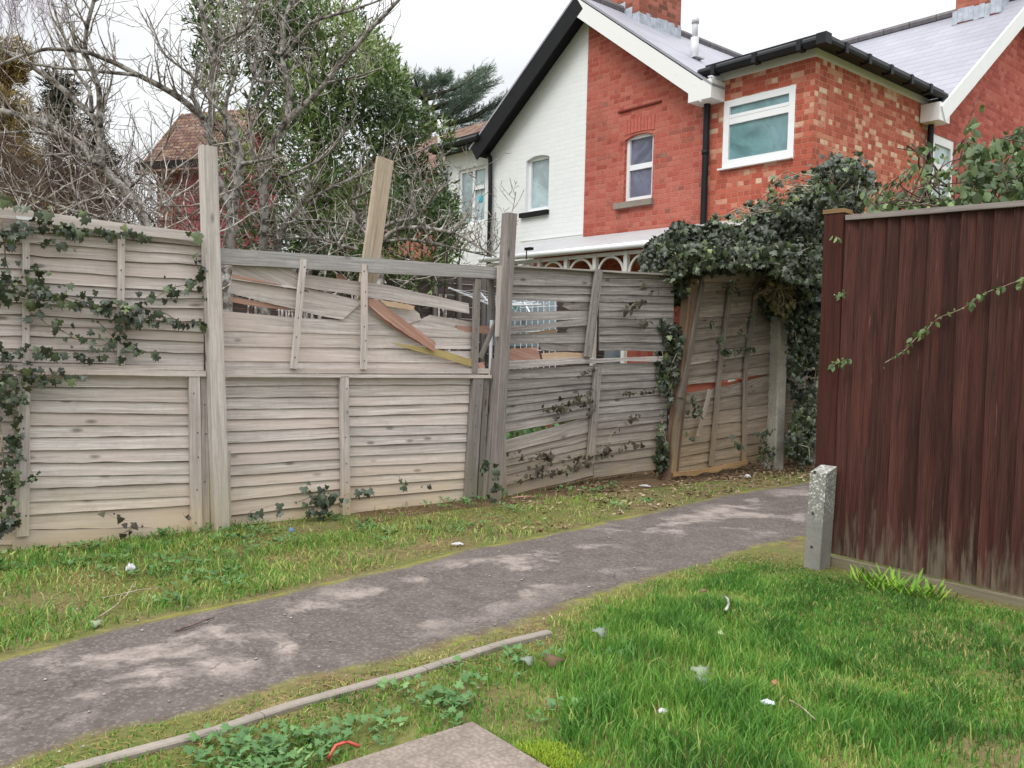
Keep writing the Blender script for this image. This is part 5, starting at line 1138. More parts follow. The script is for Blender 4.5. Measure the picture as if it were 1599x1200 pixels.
for i in range(120):
    x = random.uniform(-80, 330); p = dpt(x, random.uniform(330, 400), random.uniform(17, 20)); hgt = 1.1+.9*max(0, 1-abs(x-40)/200); twig(q, p, Z+rt*random.gauss(0, .25), random.uniform(.6, 1.3)*hgt, .012, 2, .15, .5)
for i in range(40): p = dpt(random.uniform(-80, 330), 390, random.uniform(17, 20)); q.tube([Vector((p.x, p.y, 0)), p], [.03, .015], 5)
q.build('stems', BK_BROWN, t)
# ------------------------------------------------------------------ ivy
def ivy(label, runs, pl, mat=L_IVY, name='ivy', size=.06, dens=26, spread=.05, lift=.06, grp='ivy growing on the fences', tmpl=IVY, ct=.4, cat='ivy'):
    """runs: list of (px polyline, stem radius, density factor, spread factor)"""
    a = pl.P(*runs[0][0][0]); t = thing(name, label, cat, (a.x, a.y, 0), grp); q = MB(); PP = []
    for run in runs:
        px, r = run[0], run[1]; df = run[2] if len(run) > 2 else 1; sf = run[3] if len(run) > 3 else 1
        K = max(8, len(px)*6); Q = interp(px, K); P = [pl.P(x, y, lift*.5+.02*noise.noise(Vector((x*.05, y*.05, 0)))+.03) for x, y in Q]
        P = [p+Vector((noise.noise(p*8), 0, noise.noise(p*8+Vector((5, 5, 5)))))*.02 for p in P]; 
        if r > 0: q = MB(); q.tube(P, [r*(1-.6*i/K) for i in range(K)], 5); q.build('stem', BK_IVY, t, True); q = MB()
        L = sum((P[i+1]-P[i]).length for i in range(K-1)); n_ = int(L*dens*df); f = RNG.uniform(0, 1, n_)*(K-1)
        i0 = f.astype(int).clip(0, K-2); A = np.array([list(p) for p in P]); B = A[i0]+(A[i0+1]-A[i0])*(f-i0)[:, None]
        w_ = spread*sf*(1-.45*f/K); ang = RNG.normal(0, 1, (n_, 2)); B = B+np.array(pl.e)[None]*(ang[:, 0]*w_)[:, None]+np.array([0, 0, 1])*(ang[:, 1]*w_)[:, None]+np.array(pl.n)[None]*(RNG.uniform(0, lift, n_))[:, None]; PP.append(B)
    P = np.concatenate(PP); n_ = len(P)
    if n_:
        nr = np.array(pl.n)[None]+rnd(n_, .38)+np.array([0, 0, .35]); ax = np.array([0, 0, -1.])[None]+rnd(n_, .55)
        leaves('leaves', tmpl, P, ax, nr, size*RNG.uniform(.35, 1.35, n_), np.clip(RNG.normal(ct, .2, n_), 0, 1), mat, t)
    if q.v: q.build('stem', BK_IVY, t, True)
    return t
ivy('thick dark ivy swathes crossing the far left upper panel with bare stems', [
    ([(-80, 455), (0, 460), (40, 470), (90, 468), (150, 478), (190, 500)], .007, 2.6, 1.3), ([(-60, 400), (0, 440), (60, 450), (95, 462), (160, 478), (215, 500)], .006, 2.6, 1.0),
    ([(40, 480), (75, 505), (110, 528), (160, 540), (195, 520)], .006, .8, .6), ([(185, 520), (200, 490), (215, 475), (250, 460), (300, 440), (318, 420)], .006, 1.9, .9),
    ([(170, 470), (230, 480), (280, 500), (318, 510)], .004, .9, .6), ([(215, 500), (240, 495), (285, 503), (320, 508)], .003, 1.6, .5),
    ([(0, 362), (50, 356), (110, 358), (180, 368)], .004, 3.6, .4), ([(0, 340), (10, 400), (20, 440)], .005, 1.6, .9), ([(50, 378), (80, 380), (120, 388)], .003, 1.2, .3),
    ([(-60, 560), (0, 545), (40, 548), (90, 555)], .005, 2.6, .8), ([(90, 552), (130, 558), (185, 562)], .003, 1.4, .4), ([(190, 520), (210, 545), (245, 553)], .004, 1.1, .5), ([(180, 365), (215, 364), (232, 372)], .003, 1.8, .3), ([(45, 420), (75, 425)], .002, 2.2, .3),
    ([(150, 500), (165, 520), (190, 535)], .004, 1.8, .8), ([(300, 400), (314, 430), (318, 470)], .003, 1.1, .5)], FP, size=.042, dens=46, spread=.042)
ivy('ivy clump hanging at the joint of the two far left panels', [
    ([(-60, 585), (0, 578), (40, 585), (75, 590), (95, 575)], .006, 3.0, 1.1), ([(-30, 600), (20, 600), (40, 612)], .004, 2.6, 1.2), ([(100, 584), (120, 588), (138, 584)], .002, 1.4, .3),
    ([(20, 610), (26, 660), (14, 720), (8, 760)], .008, 1.8, .8), ([(0, 640), (4, 700), (0, 780), (6, 830)], .007, 2.0, 1.0), ([(22, 740), (16, 780), (22, 822)], .006, 2.2, .8), ([(42, 722), (50, 748)], .002, 1.6, .3), ([(0, 620), (30, 640), (24, 690), (12, 730)], .009, .4, .4)], FP, size=.040, dens=46, spread=.034)
ivy('yellowish green ivy tips along the top rail of the far left panel', [([(-60, 318), (0, 318), (25, 322)], .004, 3, .5), ([(30, 325), (60, 328), (80, 330)], .002, 1.8, .3), ([(118, 342), (130, 332)], .002, 3, .3), ([(190, 352), (196, 357)], .002, 3, .3), ([(270, 352), (300, 362), (318, 366)], .002, .8, .3)], FP, size=.06, ct=.85, lift=.1)
ivy('small ivy sprigs scattered low on the far left bottom panel', [([(150, 800), (175, 808), (200, 812)], .002, 1.6, .35), ([(205, 822), (190, 832), (225, 815)], .002, 1.1, .5), ([(235, 838), (258, 840)], .002, 2.2, .5), ([(286, 801), (290, 808)], .002, 3, .3)], FP, mat=L_DRYIVY, size=.04, tmpl=IVYS)
ivy('dark ivy tuft at the foot of the middle lower panel', [([(465, 785), (490, 775), (515, 780), (532, 775)], .003, 5.5, .9), ([(480, 795), (505, 792)], .002, 5.5, .7), ([(388, 800), (395, 795), (430, 790)], .003, 1.6, .5), ([(540, 775), (560, 765), (575, 768)], .002, 1.6, .6), ([(625, 740), (628, 758)], .002, 2.2, .5), ([(655, 760), (668, 755)], .002, 1.8, .4)], FP, size=.05, lift=.1)
ivy('ivy climbing the foot of the old grey post', [([(768, 775), (772, 745), (755, 720), (748, 735)], .003, 2.2, .5), ([(775, 770), (779, 740), (770, 725)], .003, 2.2, .4)], Pl(FP.P(770, 775, .14), FP.e), size=.045, lift=.05)
ivy('brownish ivy sprays across the grey panels right of the old post', [
    ([(845, 640), (880, 632), (925, 612)], .003, 1.8, .5), ([(860, 645), (890, 625), (920, 630), (915, 650)], .003, 2.4, .8), ([(800, 715), (840, 718), (870, 712), (900, 715)], .003, 2.0, .8), ([(850, 745), (860, 715), (858, 700)], .003, 1.6, .6),
    ([(880, 735), (920, 715), (960, 700), (1000, 690)], .004, 2.2, .7), ([(800, 752), (830, 740), (870, 735)], .002, 2.0, .6), ([(965, 610), (985, 615), (1020, 608)], .002, 1.6, .3), ([(970, 490), (985, 480), (1000, 470), (1010, 478)], .003, 2.4, .6), ([(995, 505), (1015, 500)], .002, 1.8, .5),
    ([(1000, 440), (1010, 455)], .002, 2, .5), ([(890, 590), (905, 585), (930, 575)], .002, 1.4, .3), ([(940, 700), (970, 660), (1000, 650)], .002, .8, .5)], FP, mat=L_DRYIVY, size=.042, dens=34, spread=.04, tmpl=IVY)
ivy('ivy sprigs crossing the leaning panel', [
    ([(1110, 500), (1120, 530), (1128, 552)], .003, 1.8, .4), ([(1125, 552), (1150, 548), (1178, 545)], .003, 2.4, .4), ([(1140, 445), (1150, 455), (1120, 450)], .003, 2.2, .6), ([(1150, 515), (1165, 505), (1172, 480)], .003, 2.2, .6), ([(1075, 640), (1085, 648), (1080, 615)], .003, 3, .8), ([(1140, 690), (1155, 695), (1150, 700)], .002, 1.8, .5), ([(1070, 680), (1073, 684)], .002, 3, .3)], Pl(DP.p+DP.n*.03, DP.e), size=.045, dens=34, spread=.04)
ivy('ivy tuft at the foot between leaning panel and concrete post', [([(1180, 722), (1190, 700), (1183, 680), (1195, 670)], .004, 5, 1.1), ([(1190, 715), (1200, 718)], .003, 5, 1)], Pl(FP.P(1190, 720, .12), FP.e), size=.05, lift=.12)
def mass(label, regs, name='ivy', mat=L_IVY, size=.07, tmpl=IVY, cat='ivy', grp='ivy growing on the fences', ct=.38, stemmat=BK_IVY, nst=30, up_=0.0):
    """regs: (px polygon, depth0, depth1, n)"""
    PP = []
    for poly, d0, d1, n_ in regs:
        x, y = sample_poly(poly, int(n_*1.6)); dd = d0+(d1-d0)*RNG.uniform(0, 1, len(x)); P = nC+nray(x, y)*dd[:, None]
        k = npn(P, 4.2, 2.1)+npn(P, 1.6, 7)*.6 > -.10; PP.append(P[k][:n_])
    P = np.concatenate(PP); n_ = len(P); x0, y0 = np.mean([p[0] for p in regs[0][0]]), np.mean([p[1] for p in regs[0][0]]); b = dpt(x0, y0, regs[0][1]); t = thing(name, label, cat, (b.x, b.y, 0), grp)
    out = unit(nC-P); nr = out*.7+rnd(n_, .5)+np.array([0, 0, .55]); ax = np.array([0, 0, -.9+up_])[None]+rnd(n_, .6)
    leaves('leaves', tmpl, P, ax, nr, size*RNG.uniform(.35, 1.35, n_), np.clip(RNG.normal(ct, .2, n_)+npn(P, 2, 9)*.25, 0, 1), mat, t)
    q = MB()
    for k in range(nst):
        i = random.randrange(n_); j = min(range(60), key=lambda _: 0) ; c = [random.randrange(n_) for _ in range(40)]; j = min(c, key=lambda m_: abs(np.linalg.norm(P[m_]-P[i])-.35)); a, b_ = Vector(P[i]), Vector(P[j]); m2 = (a+b_)/2+Vector((random.gauss(0, .05), random.gauss(0, .05), random.uniform(-.02, .1))); q.tube([a, m2, b_], [.006, .005, .003], 4, cap=False)
    q.build('stem', stemmat, t, True); return t
D0 = 7.6
mass('big dark ivy mound billowing over the fence below the brick extension', [
    ([(1010, 380), (1040, 362), (1060, 345), (1075, 350), (1100, 355), (1118, 330), (1130, 352), (1160, 352), (1185, 310), (1205, 320), (1210, 300), (1225, 330), (1230, 300), (1250, 285), (1262, 292), (1275, 262), (1300, 245), (1335, 250), (1365, 275), (1362, 300), (1345, 330), (1300, 330), (1296, 440), (1275, 470), (1240, 440), (1180, 425), (1100, 428), (1060, 440), (1030, 450), (1005, 430), (1000, 400)], 7.5, 9.0, 11500),
    ([(1120, 340), (1150, 330), (1180, 295), (1215, 280), (1265, 250), (1300, 232), (1345, 238), (1380, 275), (1375, 320), (1300, 300), (1200, 330)], 7.6, 8.6, 260),
    ([(1040, 380), (1290, 380), (1290, 440), (1235, 440), (1180, 415), (1095, 420), (1040, 440)], 7.2, 8.2, 3600)], size=.056, nst=90)
mass('hanging curtain of ivy between the grey panel and the brown leaning post', [
    ([(1010, 420), (1075, 420), (1078, 440), (1076, 500), (1066, 560), (1058, 600), (1040, 660), (1044, 730), (1020, 735), (1030, 640), (1028, 600), (1020, 540), (1030, 480), (1015, 455)], 7.45, 7.85, 2000)], size=.055, nst=40)
mass('hanging curtain of ivy between the concrete post and the brown fence', [
    ([(1180, 425), (1295, 420), (1292, 560), (1278, 600), (1272, 720), (1250, 725), (1228, 705), (1240, 640), (1232, 600), (1226, 540), (1228, 490), (1200, 500), (1185, 470)], 8.0, 8.75, 5600)], size=.052, nst=50)
mass('dry straw coloured ivy stems drooping over the leaning panel top', [([(1175, 425), (1240, 425), (1245, 470), (1225, 500), (1200, 480), (1180, 455)], 7.9, 8.1, 260)], size=.06, mat=leafmat('dry_straw_leaf', [(0, c3(70, 66, 46)), (.5, c3(110, 104, 70)), (1, c3(190, 166, 124))], .6, .3), nst=60, tmpl=OVAL)
mass('low green garden plants glimpsed through the slit in the grey lower panel', [([(780, 655), (940, 640), (940, 760), (780, 760)], 8.6, 9.4, 900)], 'garden_plants', L_WEED, .08, OVAL, 'plants', 'plants behind the fence', .4, BK_DARK, 10)
mass('yellow-green young ivy shoots sticking up on top of the ivy mound', [([(1110, 345), (1118, 318), (1126, 345), (1190, 330), (1200, 290), (1206, 265), (1212, 300), (1250, 300), (1290, 250), (1340, 245), (1330, 280), (1240, 320), (1200, 350)], 7.4, 7.7, 300)], 'ivy', L_IVY2, .045, IVY, 'ivy', 'ivy growing on the fences', .75, BK_IVY, 14)
# bramble behind the brown fence and a trail over it
mass('dark bramble thicket rising behind the brown fence on the right', [
    ([(1500, 330), (1505, 270), (1520, 225), (1560, 215), (1600, 195), (1800, 170), (1800, 330)], 5.1, 6.6, 2600), ([(1500, 330), (1515, 270), (1560, 250), (1800, 230), (1800, 330)], 5.4, 6.6, 2600)], 'bramble', L_BRAM, .075, OVAL, 'bramble', 'brambles around the brown fence', .3, BK_BROWN, 60)
mass('loose bramble sprays against the brick wall above the brown fence', [
    ([(1330, 335), (1345, 300), (1400, 280), (1412, 225), (1450, 215), (1490, 240), (1520, 170), (1535, 160), (1528, 200), (1540, 240), (1500, 330), (1420, 335)], 5.3, 6.2, 330), ([(1320, 340), (1340, 318), (1420, 315), (1500, 310), (1500, 332), (1420, 336)], 5.2, 5.6, 240)], 'bramble', L_BRAM, .062, OVAL, 'bramble', 'brambles around the brown fence', .5, BK_BROWN, 46)
t = thing('bramble', 'long bare arching bramble canes rising behind the brown fence', 'bramble', tuple(Vector((dpt(1500, 500, 5.8).x, dpt(1500, 500, 5.8).y, 0))), 'brambles around the brown fence'); q = MB()
for px in ([(1480, 400), (1500, 240), (1515, 180), (1530, 150)], [(1420, 400), (1440, 300), (1480, 250), (1560, 240)], [(1400, 360), (1450, 240), (1400, 232)], [(1520, 380), (1560, 300), (1640, 290)], [(1440, 400), (1400, 290), (1370, 310)], [(1500, 400), (1580, 320), (1640, 250)], [(1460, 380), (1470, 300), (1450, 225), (1420, 200)], [(1560, 360), (1580, 310), (1560, 270)]): limb(q, px, 5.6, 5.6+random.uniform(-.3, .4), .007, .003, 5, .01)
q.build('cane', BK_BROWN, t, True)
ivy('green bramble trail climbing diagonally across the brown fence boards', [([(1385, 570), (1420, 540), (1450, 512), (1480, 490), (1500, 482), (1540, 460), (1580, 440), (1640, 425)], .003, 1.25, .45)], BP, mat=L_BRAM, name='bramble', size=.034, dens=60, spread=.022, tmpl=OVAL, grp='brambles around the brown fence', cat='bramble', ct=.55)
ivy('three small leaf sprigs poking from the brown fence post joint', [([(1306, 372), (1316, 377)], .002, 4, .3), ([(1308, 458), (1322, 455)], .002, 4, .3), ([(1304, 566), (1318, 562), (1330, 563)], .002, 4, .4)], BP, mat=L_BRAM, name='bramble', size=.032, dens=60, spread=.02, tmpl=OVAL, grp='brambles around the brown fence', cat='bramble', ct=.5)
# ------------------------------------------------------------------ grass, weeds
Uw = np.array([[p.x, p.y] for p in UG]); Lw = np.array([[p.x, p.y] for p in LG])
def above(poly, P):  # signed: point lies farther (left/behind) than polyline
    y = np.interp(P[:, 0], poly[:, 0], poly[:, 1]); return P[:, 1]-y
def fence_d(P): return (P-np.array(FP.p)[None, :2])@np.array(FP.n)[:2]
def brown_d(P): return (P-np.array(BP.p)[None, :2])@np.array(BP.n)[:2]
def nz2(P, s, o=0.0): return np.array([noise.noise(Vector((x*s, y*s, o))) for x, y in P])
def blades(name, P, hgt, wid, tint, mat, parent=None, lean=.45):
    N = len(P); az = RNG.uniform(0, 2*math.pi, N); dx, dy = np.cos(az), np.sin(az); ln = RNG.uniform(.15, 1, N)*lean*hgt*1.6; la = RNG.uniform(0, 2*math.pi, N); lx, ly = np.cos(la)*ln, np.sin(la)*ln
    V = np.zeros((N, 5, 3)); w_ = wid/2
    V[:, 0] = np.stack([P[:, 0]-dx*w_, P[:, 1]-dy*w_, np.full(N, -.004)], 1); V[:, 1] = np.stack([P[:, 0]+dx*w_, P[:, 1]+dy*w_, np.full(N, -.004)], 1)
    mx_ = P[:, 0]+lx*.35; my = P[:, 1]+ly*.35; V[:, 2] = np.stack([mx_+dx*w_*.8, my+dy*w_*.8, hgt*.6], 1); V[:, 3] = np.stack([mx_-dx*w_*.8, my-dy*w_*.8, hgt*.6], 1); V[:, 4] = np.stack([P[:, 0]+lx, P[:, 1]+ly, hgt*(.95-.25*ln/np.maximum(hgt, .01)*.5)], 1)
    i = (np.arange(N)*5)[:, None]; Fc = np.concatenate([i+np.array([0, 1, 2]), i+np.array([0, 2, 3]), i+np.array([3, 2, 4])], 1).reshape(-1, 3)
    return npmesh(name, V.reshape(-1, 3), Fc, np.repeat(tint, 3), mat, parent)
def gen(n, x0, x1, y0, y1): return np.stack([RNG.uniform(x0, x1, n), RNG.uniform(y0, y1, n)], 1)
c_slab = np.array([(q0+dl*(wq/2)+dr*.45).x, (q0+dl*(wq/2)+dr*.45).y]); DLn, DRn = np.array(dl)[:2], np.array(dr)[:2]
def in_slab(P): v = P-c_slab; return (np.abs(v@DLn) < wq/2+.005) & (np.abs(v@DRn) < .455)
# lawn (near side)
Ew = np.array([[p.x, p.y] for p in EG])
P = gen(420000, -2.3, 3.4, 1.55, 5.6); a = -above(Lw, P); e_d = nz2(P, 2.2, 3)*.10; bd = brown_d(P)
ed = P[:, 1]-np.interp(P[:, 0], Ew[:, 0], Ew[:, 1]); left = P[:, 0] < Ew[-1, 0]
strip_ = left & (ed > .03)                      # worn strip between kerb and path
onk = left & (np.abs(ed) < .019)
near_soil = left & (ed < -.03)
rich = np.clip(.62+nz2(P, 1.2, 1)*.9, 0, 1)
dens = np.where(strip_, .38, np.where(near_soil, .5, .95*(.55+.45*rich)))
dens = dens*np.clip((a-e_d)/.25, .5, 1)*np.clip(1.5+nz2(P, 3.1, 6)*2.2, .25, 1)
keep = (a > e_d-.06) & ~in_slab(P) & ~onk & (bd > .15) & (RNG.uniform(0, 1, len(P)) < dens)
P = P[keep]; a = a[keep]; left = left[keep]; ed = ed[keep]; n_ = len(P); big = nz2(P, .9, 5); sm = nz2(P, 5, 2)
h_ = (.020+.036*np.clip(a*1.2, 0, 1)*np.clip(.7+big*1.3+1.2*sm, .1, 2))*np.clip((brown_d(P)-.08)/.5, .2, 1)*RNG.uniform(.6, 1.3, n_); h_ = np.where(left, h_*.62, h_)
tn = np.clip(.36+RNG.normal(0, .17, n_)-sm*.55+big*.25+np.where(a < .3, .28*(1-a/.3), 0)+np.where(left, .12, 0), 0, 1); dry = RNG.uniform(0, 1, n_) < .06+.22*np.clip(nz2(P, 2.6, 9)*3-.4, 0, 1); tn[dry] = RNG.uniform(.8, 1, dry.sum())
tag(blades('grass', P, h_, .0042*RNG.uniform(.6, 1.4, n_), tn, L_GRASS), kind='stuff')
# verge by the fence
P = gen(270000, -3.6, 4.0, 2.3, 10.0); a = above(Uw, P); fd = fence_d(P); pt = nz2(P, 1.3, 7)+.4*nz2(P, 4, 2); leftness = np.clip(1-(P[:, 0]+1.7)/2.2, 0, 1)
dens = np.clip(.25+pt*1.0+leftness*.45, .05, 1)*np.where(fd < .15, .6, 1)
keep = (a > nz2(P, 3, 1)*.07-.02) & (fd > np.where(P[:, 0] > .1, -.22, .02)) & (RNG.uniform(0, 1, len(P)) < dens*np.where(P[:, 0] > -.3, np.clip(.9-np.clip(P[:, 0]+.3, 0, 3)*.28, .1, 1)*np.where(fd < .35, .35, 1), 1)) & (P[:, 0] < 3.1); P = P[keep]; fd = fd[keep]; a = a[keep]; n_ = len(P); sm = nz2(P, 4, 3); lf = np.clip(1-(P[:, 0]+1.7)/2.2, 0, 1)
h_ = (.014+.024*np.clip(.6+1.3*sm+lf*.4, .1, 1.6))*RNG.uniform(.6, 1.4, n_); tn = np.clip(.50+RNG.normal(0, .2, n_)-sm*.45+(1-lf)*.14, 0, 1); dry = RNG.uniform(0, 1, n_) < .2+.4*(1-lf)+.5*np.clip(nz2(P, 2.2, 11)*2-.2, 0, 1); tn[dry] = RNG.uniform(.82, 1, dry.sum())
tag(blades('grass', P, h_, .005*RNG.uniform(.6, 1.4, n_), tn, L_GRASS, lean=.8), kind='stuff')
P = np.concatenate([gen(90000, -3.4, 3.6, 1.6, 9.6), gen(40000, -2.6, 3.2, 1.8, 6)]); au = above(Uw, P); al = -above(Lw, P)
pr = np.where(au > 0, np.clip(.55+nz2(P, 2.1, 11)*1.3, .1, 1), np.where(al > 0, np.where(al < .35, .9, .28), 0))
k = ((au > -.03) | (al > -.04)) & ~in_slab(P) & (fence_d(P) > -.15) & (brown_d(P) > .02) & (RNG.uniform(0, 1, len(P)) < pr); P = P[k]; n_ = len(P)
tag(blades('dead_grass', P, RNG.uniform(.006, .016, n_), RNG.uniform(.003, .006, n_), RNG.uniform(0, 1, n_), leafmat('dead_grass_blade', [(0, c3(92, 76, 50)), (.5, c3(142, 122, 78)), (.8, c3(112, 122, 56)), (1, c3(188, 170, 122))], .8, .1), lean=4.5), kind='stuff')
# broad-leaved weeds near the slab, kerb and verge
def weeds(name, cens, tmpl, size, lab=None, mat=L_WEED, per=(7, 13)):
    PP = []; AX = []; NR = []; SS = []; TT = []
    for cx, cy, s_ in cens:
        k = random.randint(*per); tt = random.uniform(.2, .75)
        for j in range(k):
            a_ = 6.283*j/k+random.uniform(-.3, .3); r_ = random.uniform(.15, 1)*.05*s_; PP.append((cx+math.cos(a_)*r_, cy+math.sin(a_)*r_, .012+random.uniform(0, .03)*s_)); AX.append((math.cos(a_), math.sin(a_), random.uniform(.1, .7))); NR.append((random.gauss(0, .3)-math.cos(a_)*.3, random.gauss(0, .3)-math.sin(a_)*.3, 1)); SS.append(size*s_*random.uniform(.6, 1.2)); TT.append(min(1, max(0, tt+random.gauss(0, .12))))
    return leaves(name, tmpl, np.array(PP, float), np.array(AX, float), np.array(NR, float), np.array(SS), np.array(TT), mat)
cen = []
for poly, n_ in (([(250, 1190), (480, 1120), (600, 1082), (720, 1042), (760, 1080), (728, 1128), (520, 1196), (400, 1230), (250, 1240)], 120), ([(740, 1040), (880, 1000), (1000, 1060), (900, 1150), (800, 1120)], 26), ([(60, 1230), (330, 1160), (300, 1240)], 30)):
    X_, Y_ = sample_poly(poly, n_)
    for x, y in zip(X_, Y_):
        g_ = gnd(x, y)
        if not in_slab(np.array([[g_.x, g_.y]]))[0] and noise.noise(Vector((g_.x*3.3, g_.y*3.3, 4))) > -.12: cen.append((g_.x, g_.y, random.uniform(.35, 1.0)))
tag(weeds('low_weeds', cen, IVY, .034, per=(4, 9)), kind='stuff')
cen = []
for _ in range(900):
    x, y = random.uniform(-3.3, 1.2), random.uniform(3.6, 8); p = np.array([[x, y]])
    if above(Uw, p)[0] > .05 and fence_d(p)[0] > .04 and noise.noise(Vector((x*1.5, y*1.5, 1))) > .0-.25*(x < -1): cen.append((x, y, random.uniform(.5, 1.1)))
tag(weeds('verge_weeds', cen, OVAL, .038), kind='stuff')
g0 = gnd(1385, 925); cen = []
for px, py in ((1352, 912), (1372, 920), (1390, 925), (1410, 930), (1430, 934), (1455, 935), (1362, 905), (1400, 918)): g_ = gnd(px, py); cen.append((g_.x, g_.y, 1.0))
PP = []; AX = []; NR = []; SS = []; TT = []
for cx, cy, s_ in cen:
    for j in range(24):
        a_ = random.uniform(0, 6.28); PP.append((cx+random.gauss(0, .045), cy+random.gauss(0, .03), 0)); AX.append((math.cos(a_)*.8, math.sin(a_)*.8, random.uniform(.6, 1.2))); NR.append((-math.cos(a_), -math.sin(a_), .4)); SS.append(random.uniform(.05, .12)); TT.append(random.uniform(.2, .9))
o = leaves('dandelion_clump', STRAP, np.array(PP, float), np.array(AX, float), np.array(NR, float), np.array(SS), np.array(TT), leafmat('strappy_leaf', [(0, c3(80, 124, 46)), (.6, c3(118, 158, 58)), (1, c3(156, 184, 72))], .7, .2, .2))
tag(o, 'bright yellow-green strappy weeds at the base of the brown fence', 'weeds')
# moss cushion beside slab
g_ = gnd(850, 1190); P = np.array([[g_.x, g_.y]])+RNG.normal(0, 1, (4200, 2))*np.array([.06, .05]); P = P[~in_slab(P)]; r_ = np.linalg.norm(P-np.array([[g_.x, g_.y]]), axis=1)
tag(blades('moss', P, .030*np.clip(1.4-r_*8, .3, 1)*RNG.uniform(.7, 1.2, len(P)), np.full(len(P), .004), RNG.uniform(.2, 1, len(P)), leafmat('lime_moss', [(0, c3(110, 136, 40)), (1, c3(158, 176, 60))], .7, .2)), kind='stuff')
# leaf litter and soil crumbs near the far fence foot
P = gen(22000, -1.0, 3.9, 5.2, 9.8); fd = fence_d(P); a = above(Uw, P); k = (fd > np.where(P[:, 0] > .1, -.25, -.02)) & (a > -.05) & (RNG.uniform(0, 1, len(P)) < np.clip(.25+nz2(P, 2, 4)+(P[:, 0]-.5)*.25, .03, 1)); P = P[k]; n_ = len(P)
leaves_ = leaves('leaf_litter', OVAL, np.column_stack([P, RNG.uniform(.004, .02, n_)]), np.column_stack([RNG.normal(0, 1, (n_, 2)), RNG.normal(0, .25, n_)]), rnd(n_, .35)+np.array([0, 0, 1]), RNG.uniform(.012, .05, n_), RNG.uniform(0, 1, n_)**1.3, L_DEAD); tag(leaves_, kind='stuff')
# small stones on soil and asphalt
P = gen(2600, -3.5, 3.6, 2.0, 9.5); k = (RNG.uniform(0, 1, len(P)) < np.where(np.abs(above(Uw, P)) < .08, 1, np.where(np.abs(above(Lw, P)) < .08, 1, .28))) & (fence_d(P) > 0) & (brown_d(P) > 0); P = P[k]; n_ = len(P)
OCT = ([(1, 0, 0), (0, 1, 0), (-1, 0, 0), (0, -1, 0), (0, 0, .6), (0, 0, -.4)], [(0, 1, 4), (1, 2, 4), (2, 3, 4), (3, 0, 4), (1, 0, 5), (2, 1, 5), (3, 2, 5), (0, 3, 5)])
tag(leaves('grit', OCT, np.column_stack([P, np.full(n_, .009)]), np.column_stack([RNG.normal(0, 1, (n_, 2)), np.zeros(n_)]), rnd(n_, .1)+np.array([0, 0, 1]), RNG.uniform(.002, .008, n_), RNG.uniform(0, 1, n_), leafmat('stone_grit', [(0, c3(110, 100, 92)), (1, c3(190, 182, 172))], .9, .2)), kind='stuff')
# ------------------------------------------------------------------ litter, fallen leaves, twigs
def crumple(name, px, L, W_, hgt, mat, label, cat, group=None, ang=0, z=.012):
    c = gnd(*px); me = bmesh_grid(L, W_, hgt); 
    q = MB(); ca, sa_ = math.cos(ang), math.sin(ang); N_ = 7; G = {}
    for i in range(N_):
        for j in range(5):
            x = (i/(N_-1)-.5)*L; y = (j/4-.5)*W_*(1-.35*abs(i/(N_-1)-.5)*2); zz = z+hgt*(1-(2*j/4-1)**2)*(1-.7*(2*i/(N_-1)-1)**2)+abs(noise.noise(Vector((x*60, y*60, px[0]))))*hgt*.7
            x += noise.noise(Vector((i, j, px[1])))*.1*L; G[i, j] = c+Vector((x*ca-y*sa_, x*sa_+y*ca, zz))
    for i in range(N_-1):
        for j in range(4): q.face([G[i, j], G[i+1, j], G[i+1, j+1], G[i, j+1]], E1)
    o = q.build(name, mat, None, True); md = o.modifiers.new('thick', 'SOLIDIFY'); md.thickness = .0015; return tag(o, label, cat, group)
def bmesh_grid(*a): return None
LW = simple('white_litter_plastic', (.5, .5, .5), .4, nv=.15, sc_=60)
crumple('plastic_wrapper', (578, 789), .15, .035, .022, LW, 'long white plastic litter lying against the middle lower panel', 'litter', 'bits of litter', .45, .03)
crumple('plastic_wrapper', (714, 854), .07, .03, .014, LW, 'white crumpled scrap on the verge at the path edge', 'litter', 'bits of litter', .2)
crumple('plastic_wrapper', (1167, 748), .07, .06, .03, LW, 'pale scrap at the foot of the fence near the concrete post', 'litter', 'bits of litter', .8)
crumple('plastic_wrapper', (1007, 762), .10, .03, .014, LW, 'flat white scrap in the grass below the leaning brown post', 'litter', 'bits of litter', -.3)
crumple('plastic_wrapper', (204, 902), .045, .035, .03, LW, 'small bluish white scrap in the long grass on the left verge', 'litter', 'bits of litter', .3, .035)
crumple('plastic_wrapper', (455, 838), .03, .03, .02, simple('blue_plastic', c3(96, 126, 156), .4), 'tiny blue scrap on the verge by the left post', 'litter', 'bits of litter', .3, .03)
crumple('plastic_wrapper', (1034, 1130), .03, .02, .012, LW, 'tiny white scrap low in the lawn', 'litter', 'bits of litter', .3, .035)
crumple('plastic_wrapper', (1197, 1118), .045, .025, .012, simple('pale_grey_film', c3(190, 200, 206), .3), 'pale grey film fragment in the lawn, lower right', 'litter', 'bits of litter', -.2, .04)
q = MB(); a = gnd(512, 1192); q.tube([a+Vector((0, 0, .01)), a+Vector((.012, .04, .03)), a+Vector((.04, .065, .03)), a+Vector((.075, .06, .02))], .005, 7); q.build('wire', simple('red_plastic', c3(180, 80, 64), .4), None, True)
tag(bpy.data.objects['wire'], 'short curled piece of red plastic wire by the slab', 'wire')
